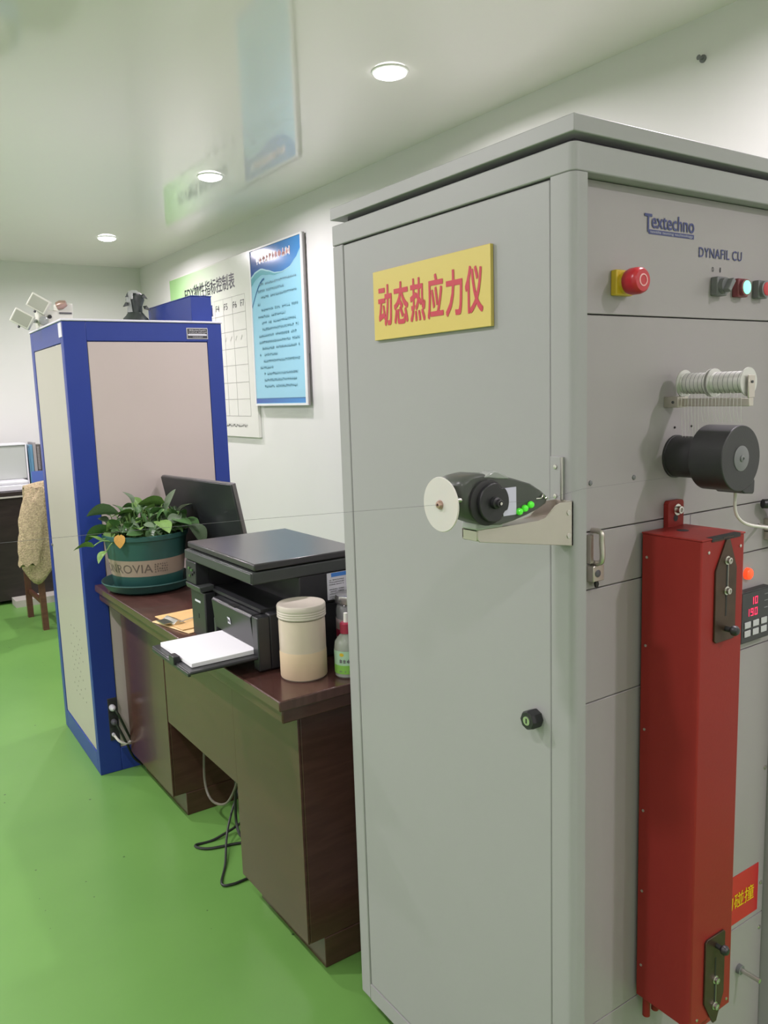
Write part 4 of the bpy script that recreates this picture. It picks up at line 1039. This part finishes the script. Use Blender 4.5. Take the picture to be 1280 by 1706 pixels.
# ------------------------------------------------------------------ posters on the wall
WF = X1
gb = thing('notice_board', 'white wall chart board with green corner and black Chinese title', 'notice board', (WF, 4.80, 1.209))
gY = lambda u: 5.545-u     # u runs to the right as one reads
obj('board', bx(WF-0.022, WF-0.001, 4.075, 5.545, 1.209, 2.410), 'gboard', gb, bevel=0.002)
bm = BM(); bm.faces.new([bm.verts.new(p) for p in ((WF-0.0226, 4.085, 2.10), (WF-0.0226, 5.535, 2.10), (WF-0.0226, 5.535, 2.40), (WF-0.0226, 4.085, 2.40))])
obj('green_heading', bm, 'ggreen', gb)
bfn = lambda x: (lambda u, v: (x, gY(u), v))
text('title_lettering', 'FDY物性指标控制表', 0.905, 0.105, (lambda u, v: (WF-0.0232, gY(u+0.318), 2.205+v)), 'ink', gb, bold=0.012)
lines = BM()
for z in (2.152, 2.040, 1.925, 1.810, 1.697, 1.580, 1.467, 1.352):
    box(lines, WF-0.0230, WF-0.0221, 4.180, 5.40, z-0.0016, z+0.0016)
for u in (0.145, 0.36, 0.56, 0.72, 0.868, 1.015, 1.163, 1.365):
    box(lines, WF-0.0230, WF-0.0221, gY(u)-0.0014, gY(u)+0.0014, 1.352, 2.152)
obj('grid_lines', lines, 'bline', gb)
for s, u in (('F1', 0.41), ('F2', 0.60), ('F3', 0.755), ('F4', 0.895), ('F5', 1.035), ('F6', 1.185), ('F7', 1.305)):
    text('column_heading', s, 0.060, 0.042, (lambda a, b, u=u: (WF-0.0232, gY(u+a-0.01), 2.076+b)), 'ink', gb)
bm = BM()
dashes(bm, lambda u, v: (WF-0.0232, gY(u), v), 0.75, 1.30, 1.276, 0.024, 0.35)
for k in range(5):
    u = 0.93+k*0.085
    bm.faces.new([bm.verts.new((WF-0.0232, gY(u+a), 1.862+b)) for a, b in ((0, 0), (0.006, 0), (0.030, 0.03), (0.024, 0.03))])
obj('board_print', bm, 'bline', gb)

bp = thing('wall_poster', 'pale blue glossy framed poster with dark blue wavy heading beside the chart', 'poster', (WF, 3.716, 1.415))
pY0, pY1, pZ0, pZ1 = 3.368, 4.064, 1.420, 2.402
bp.rotation_euler = (0, 0.008, 0)
obj('backing', bx(WF-0.034, WF-0.020, pY0, pY1, pZ0, pZ1), 'dframe', bp, bevel=0.001)
obj('hanger', bx(WF-0.020, WF-0.0005, pY0+0.02, pY0+0.05, pZ0+0.3, pZ1-0.05), 'dframe', bp)
obj('hanger', bx(WF-0.020, WF-0.0005, pY1-0.05, pY1-0.02, pZ0+0.3, pZ1-0.05), 'dframe', bp)
xf = WF-0.0345
fr = BM()
for (a, b_, c, d) in ((pY0, pY1, pZ1-0.010, pZ1), (pY0, pY1, pZ0, pZ0+0.012), (pY0, pY0+0.020, pZ0+0.012, pZ1-0.010), (pY1-0.010, pY1, pZ0+0.012, pZ1-0.010)):
    box(fr, xf-0.006, xf+0.001, a, b_, c, d)
obj('frame', fr, 'frame', bp)
PO = Vector((xf-0.001, (pY0+pY1)/2, 1.9))
def poster_face(name, pts, m, off):
    bm = BM(); bm.faces.new([bm.verts.new((xf-0.001-off, a, b_)) for a, b_ in pts]); return obj(name, bm, m, bp)
a0, a1 = pY0+0.020, pY1-0.010
poster_face('sheet', [(a0, pZ0+0.012), (a1, pZ0+0.012), (a1, pZ1-0.010), (a0, pZ1-0.010)], 'tealbody', 0)
W_ = a1-a0
def wave(s):   # s 0 (left, far) .. 1 (right, near): lower edge of the heading
    P = [(0.0, 2.235), (0.10, 2.262), (0.22, 2.272), (0.36, 2.250), (0.50, 2.225), (0.64, 2.218), (0.78, 2.232), (0.90, 2.272), (1.0, 2.325)]
    for (s0, z0), (s1, z1) in zip(P, P[1:]):
        if s <= s1:
            t = (s-s0)/(s1-s0); t = t*t*(3-2*t)*0.5+t*0.5; return z0+(z1-z0)*t
    return P[-1][1]
N = 24
def strip(name, z_top, z_bot, m, off, s_max=1.0):
    bm = BM()
    for k in range(N):
        s0, s1 = k/N*s_max, (k+1)/N*s_max
        q = [(s0, z_top(s0)), (s1, z_top(s1)), (s1, z_bot(s1)), (s0, z_bot(s0))]
        bm.faces.new([bm.verts.new((xf-0.001-off, a1-s*W_, z)) for s, z in q])
    return obj(name, bm, m, bp)
strip('heading', lambda s: pZ1-0.010, wave, 'pblue', 0.0006)
strip('light_wave', wave, lambda s: wave(s)-0.012*max(0, 1-s), 'pteal2', 0.0006)
strip('teal_wave', lambda s: wave(s)-0.012*max(0, 1-s), lambda s: wave(s)-0.014*max(0, 1-s)-0.040*max(0, 1-s*1.6)-0.004*max(0, 1-s), 'pteal', 0.0006, 0.7)
strip('navy_curve', lambda s: 2.055+0.155*math.sin(min(1, s/0.28)*PI/2), lambda s: 2.040+0.158*math.sin(min(1, s/0.29)*PI/2), 'pnavy', 0.0008, 0.28)
poster_face('foot_band', [(a0, pZ0+0.016), (a1, pZ0+0.016), (a1, pZ0+0.042), (a0, pZ0+0.042)], 'pblue', 0.0006)
poster_face('foot_line', [(a0, pZ0+0.042), (a1, pZ0+0.042), (a1, pZ0+0.048), (a0, pZ0+0.048)], 'pnavy', 0.0006)
pf = lambda u, v: (xf-0.0024, a1-u, v)
bm = BM(); dashes(bm, pf, 0.085, 0.53, 2.300, 0.050, 0.12); obj('title_outline', bm, 'frame', bp)
bm = BM(); dashes(bm, lambda u, v: (xf-0.0028, a1-u, v), 0.09, 0.525, 2.306, 0.040, 0.35); obj('title_print', bm, 'pink', bp)
bm = BM()
rows = [(0.12, 0.60), (0.09, 0.44), (0.13, 0.60), (0.08, 0.11), (0.13, 0.61), (0.08, 0.44), (0.13, 0.57), (0.13, 0.60), (0.08, 0.60), (0.08, 0.61), (0.12, 0.61), (0.08, 0.32), (0.13, 0.61), (0.08, 0.26), (0.13, 0.57), (0.13, 0.56), (0.13, 0.56)]
for i, (u0, u1) in enumerate(rows):
    dashes(bm, pf, u0, u1, 2.165-i*0.0395, 0.019, 0.3)
obj('text_lines', bm, 'ptext', bp)
# small hook high on the wall
hk = obj('wall_hook', rv((WF, 0.811, 2.479), (-1, 0, 0), [(0.012, 0), (0.012, 0.004), (0.005, 0.006), (0.005, 0.022), (0.008, 0.024), (0, 0.026)], seg=12), 'swgrey')
tag(hk, 'small dark fixing plug high on the wall above the grey machine', 'hook'); recenter(hk)

# ------------------------------------------------------------------ far bench, chair with jacket
bn = thing('workbench', 'dark brown workbench with a pale edge strip at the far wall', 'workbench', (-0.55, 5.95, 0))
obj('bench_top', bx(-1.9, 0.95, 5.640, 6.285, 0.812, 0.842), 'benchw', bn, bevel=0.002)
obj('edge_strip', bx(-1.9, 0.95, 5.636, 5.640, 0.798, 0.810), 'benchedge', bn)
obj('bench_front', bx(-1.88, 0.93, 5.66, 5.68, 0.03, 0.800), 'benchw', bn)
obj('bench_end', bx(-1.90, -1.87, 5.65, 6.27, 0.0, 0.812), 'benchw', bn); obj('bench_end', bx(0.92, 0.95, 5.65, 6.27, 0.0, 0.812), 'benchw', bn)
obj('foot_rail', bx(0.10, 0.90, 5.50, 5.66, 0.0, 0.05), 'benchedge', bn)

ins = thing('bench_instrument', 'white bench instrument with a grey box housing on the far workbench', 'instrument', (0.13, 5.85, 0.842))
obj('base', bx(-0.10, 0.315, 5.70, 5.98, 0.842, 0.885), 'inst', ins, bevel=0.006)
obj('deck', bx(-0.09, 0.305, 5.71, 5.97, 0.885, 0.915), 'inst', ins, bevel=0.01)
obj('housing', bx(-0.08, 0.330, 5.86, 6.06, 0.915, 1.172), 'instg', ins, bevel=0.006)
obj('housing_edge', bx(0.330, 0.340, 5.85, 6.06, 0.860, 1.180), 'inst', ins, bevel=0.002)
obj('housing_top', bx(-0.09, 0.335, 5.85, 6.07, 1.172, 1.186), 'inst', ins, bevel=0.003)

rk2 = thing('file_rack', 'blue plastic file rack on the far workbench beside the white instrument', 'file rack', (0.44, 5.95, 0.842))
obj('rack_side', bx(0.352, 0.358, 5.86, 6.08, 0.842, 1.15), 'rackc', rk2); obj('rack_side', bx(0.562, 0.568, 5.86, 6.08, 0.842, 1.10), 'rackb', rk2)
obj('rack_front', bx(0.358, 0.562, 5.86, 5.866, 0.842, 0.965), 'rackb', rk2); obj('rack_floor', bx(0.358, 0.562, 5.866, 6.08, 0.842, 0.848), 'rackb', rk2)
obj('rack_back', bx(0.358, 0.562, 6.074, 6.08, 0.848, 1.10), 'rackb', rk2)
for i, (x0, x1, zt, m, lab) in enumerate(((0.362, 0.386, 1.170, 'rackc', 'blue document folder at the left end of the file rack'), (0.389, 0.412, 1.185, 'binder2', 'grey binder in the file rack, second from the left'),
        (0.415, 0.437, 1.168, 'binder1', 'dark spiral-bound book in the middle of the file rack'), (0.440, 0.470, 1.165, 'binder3', 'binder with a white spine label in the file rack'), (0.473, 0.500, 1.160, 'binder1', 'dark binder partly hidden behind the blue cabinet edge'))):
    t = thing('binder', lab, 'binder', ((x0+x1)/2, 5.96, 0.848), group='binders in the file rack')
    obj('cover', bx(x0, x1, 5.875, 6.06, 0.848, zt), 'binder1' if m == 'binder3' else m, t, bevel=0.002)
    if m == 'binder3': obj('spine_label', bx(x0+0.006, x1-0.006, 5.873, 5.8755, 0.97, 1.08), 'binder3', t)
    if m == 'binder1':
        rings_ = BM()
        for k in range(16): box(rings_, x0+0.002, x1-0.002, 5.871, 5.8755, 0.98+k*0.011, 0.986+k*0.011)
        obj('spiral', rings_, 'binder2', t)

ch = thing('wooden_chair', 'brown wooden chair under a beige jacket at the far workbench', 'chair', (0.35, 4.95, 0))
LX0, LX1, CY0, CY1 = 0.145, 0.545, 4.745, 5.165
obj('leg', pm([(LX0-0.018, 0), (LX0+0.018, 0), (LX0+0.012, 0.46), (LX0-0.024, 0.46)], 'y', CY0-0.018, CY0+0.018), 'chairw', ch)
obj('leg', pm([(LX1-0.018, 0), (LX1+0.018, 0), (LX1+0.018, 0.46), (LX1-0.018, 0.46)], 'y', CY0-0.018, CY0+0.018), 'chairw', ch)
for x in (LX0-0.012, LX1): obj('leg', bx(x-0.018, x+0.018, CY1-0.018, CY1+0.018, 0, 0.43), 'chairw', ch)
obj('seat', bx(LX0-0.025, LX1+0.025, CY0-0.02, CY1+0.03, 0.43, 0.465), 'chairw', ch, bevel=0.008)
obj('apron', bx(LX0-0.01, LX0+0.012, CY0+0.018, CY1-0.018, 0.37, 0.43), 'chairw', ch); obj('apron', bx(LX1-0.01, LX1+0.012, CY0+0.018, CY1-0.018, 0.37, 0.43), 'chairw', ch)
obj('stretcher', bx(LX0-0.012, LX0+0.008, CY0+0.018, CY1-0.018, 0.17, 0.20), 'chairw', ch); obj('stretcher', bx(LX1-0.008, LX1+0.008, CY0+0.018, CY1-0.018, 0.17, 0.20), 'chairw', ch)
for x in (LX0-0.008, LX1): obj('back_post', bx(x-0.016, x+0.016, CY0-0.02, CY0+0.014, 0.46, 0.955), 'chairw', ch)
for z in (0.62, 0.76, 0.90): obj('back_rail', bx(LX0, LX1, CY0-0.012, CY0+0.008, z, z+0.055), 'chairw', ch)

jk = thing('jacket', 'beige fleece jacket draped over the back of the wooden chair', 'jacket', (0.32, 4.72, 0.32))
b = BM(); NX, NZ = 26, 26; grid = []
for i in range(NX+1):
    s = i/NX; x = 0.085 + s*0.49; col_ = []
    hem = 0.47 - 0.16*math.exp(-((x-0.175)/0.07)**2) + 0.02*math.sin(x*40)
    top = 0.972 - 0.03*abs(2*s-1)**2
    for j in range(NZ+1):
        t = j/NZ
        if t < 0.62:
            k = t/0.62; z = hem + (top-hem)*k; y = 4.700 - 0.030*math.sin(k*PI)**0.5 - 0.014*math.sin(x*38+k*2) - 0.01*(1-k)
            xx = x - 0.06*(1-k)*(1-s)
        elif t < 0.74:
            a = (t-0.62)/0.12*PI; z = top + 0.022*math.sin(a); y = 4.705 + 0.030*(1-math.cos(a)); xx = x
        else:
            k = (t-0.74)/0.26; z = top - 0.30*k; y = 4.768 + 0.012*math.sin(x*30); xx = x
        col_.append(b.verts.new((xx, y, z)))
    grid.append(col_)
for i in range(NX):
    for j in range(NZ):
        fc = b.faces.new((grid[i][j], grid[i+1][j], grid[i+1][j+1], grid[i][j+1])); fc.smooth = True
bo_ = obj('jacket_body', b, 'fleece', jk)
md = bo_.modifiers.new('thick', 'SOLIDIFY'); md.thickness = 0.012
def sleeve(pts, radii, name):
    b = BM(); path = catmull(pts, 5); rings = []
    for i, p in enumerate(path):
        f_ = i/(len(path)-1); idx = f_*(len(radii)-1); k = min(int(idx), len(radii)-2); r = radii[k]+(radii[k+1]-radii[k])*(idx-k)
        rings.append([b.verts.new(p+Vector((r*1.0*math.cos(2*PI*q/20)*(1+0.06*math.sin(5*q+i)), 0.45*r*math.sin(2*PI*q/20), 0.012*math.sin(q*2+i*0.7)))) for q in range(20)])
    for a_, c_ in zip(rings, rings[1:]):
        for q in range(20):
            fc = b.faces.new((a_[q], a_[(q+1) % 20], c_[(q+1) % 20], c_[q])); fc.smooth = True
    b.faces.new(rings[0][::-1]); b.faces.new(rings[-1])
    return obj(name, b, 'fleece', jk)
sleeve([(0.150, 4.650, 0.950), (0.112, 4.622, 0.85), (0.086, 4.605, 0.70), (0.064, 4.600, 0.57), (0.052, 4.602, 0.475)], [0.048, 0.068, 0.076, 0.072, 0.066, 0.062], 'sleeve')
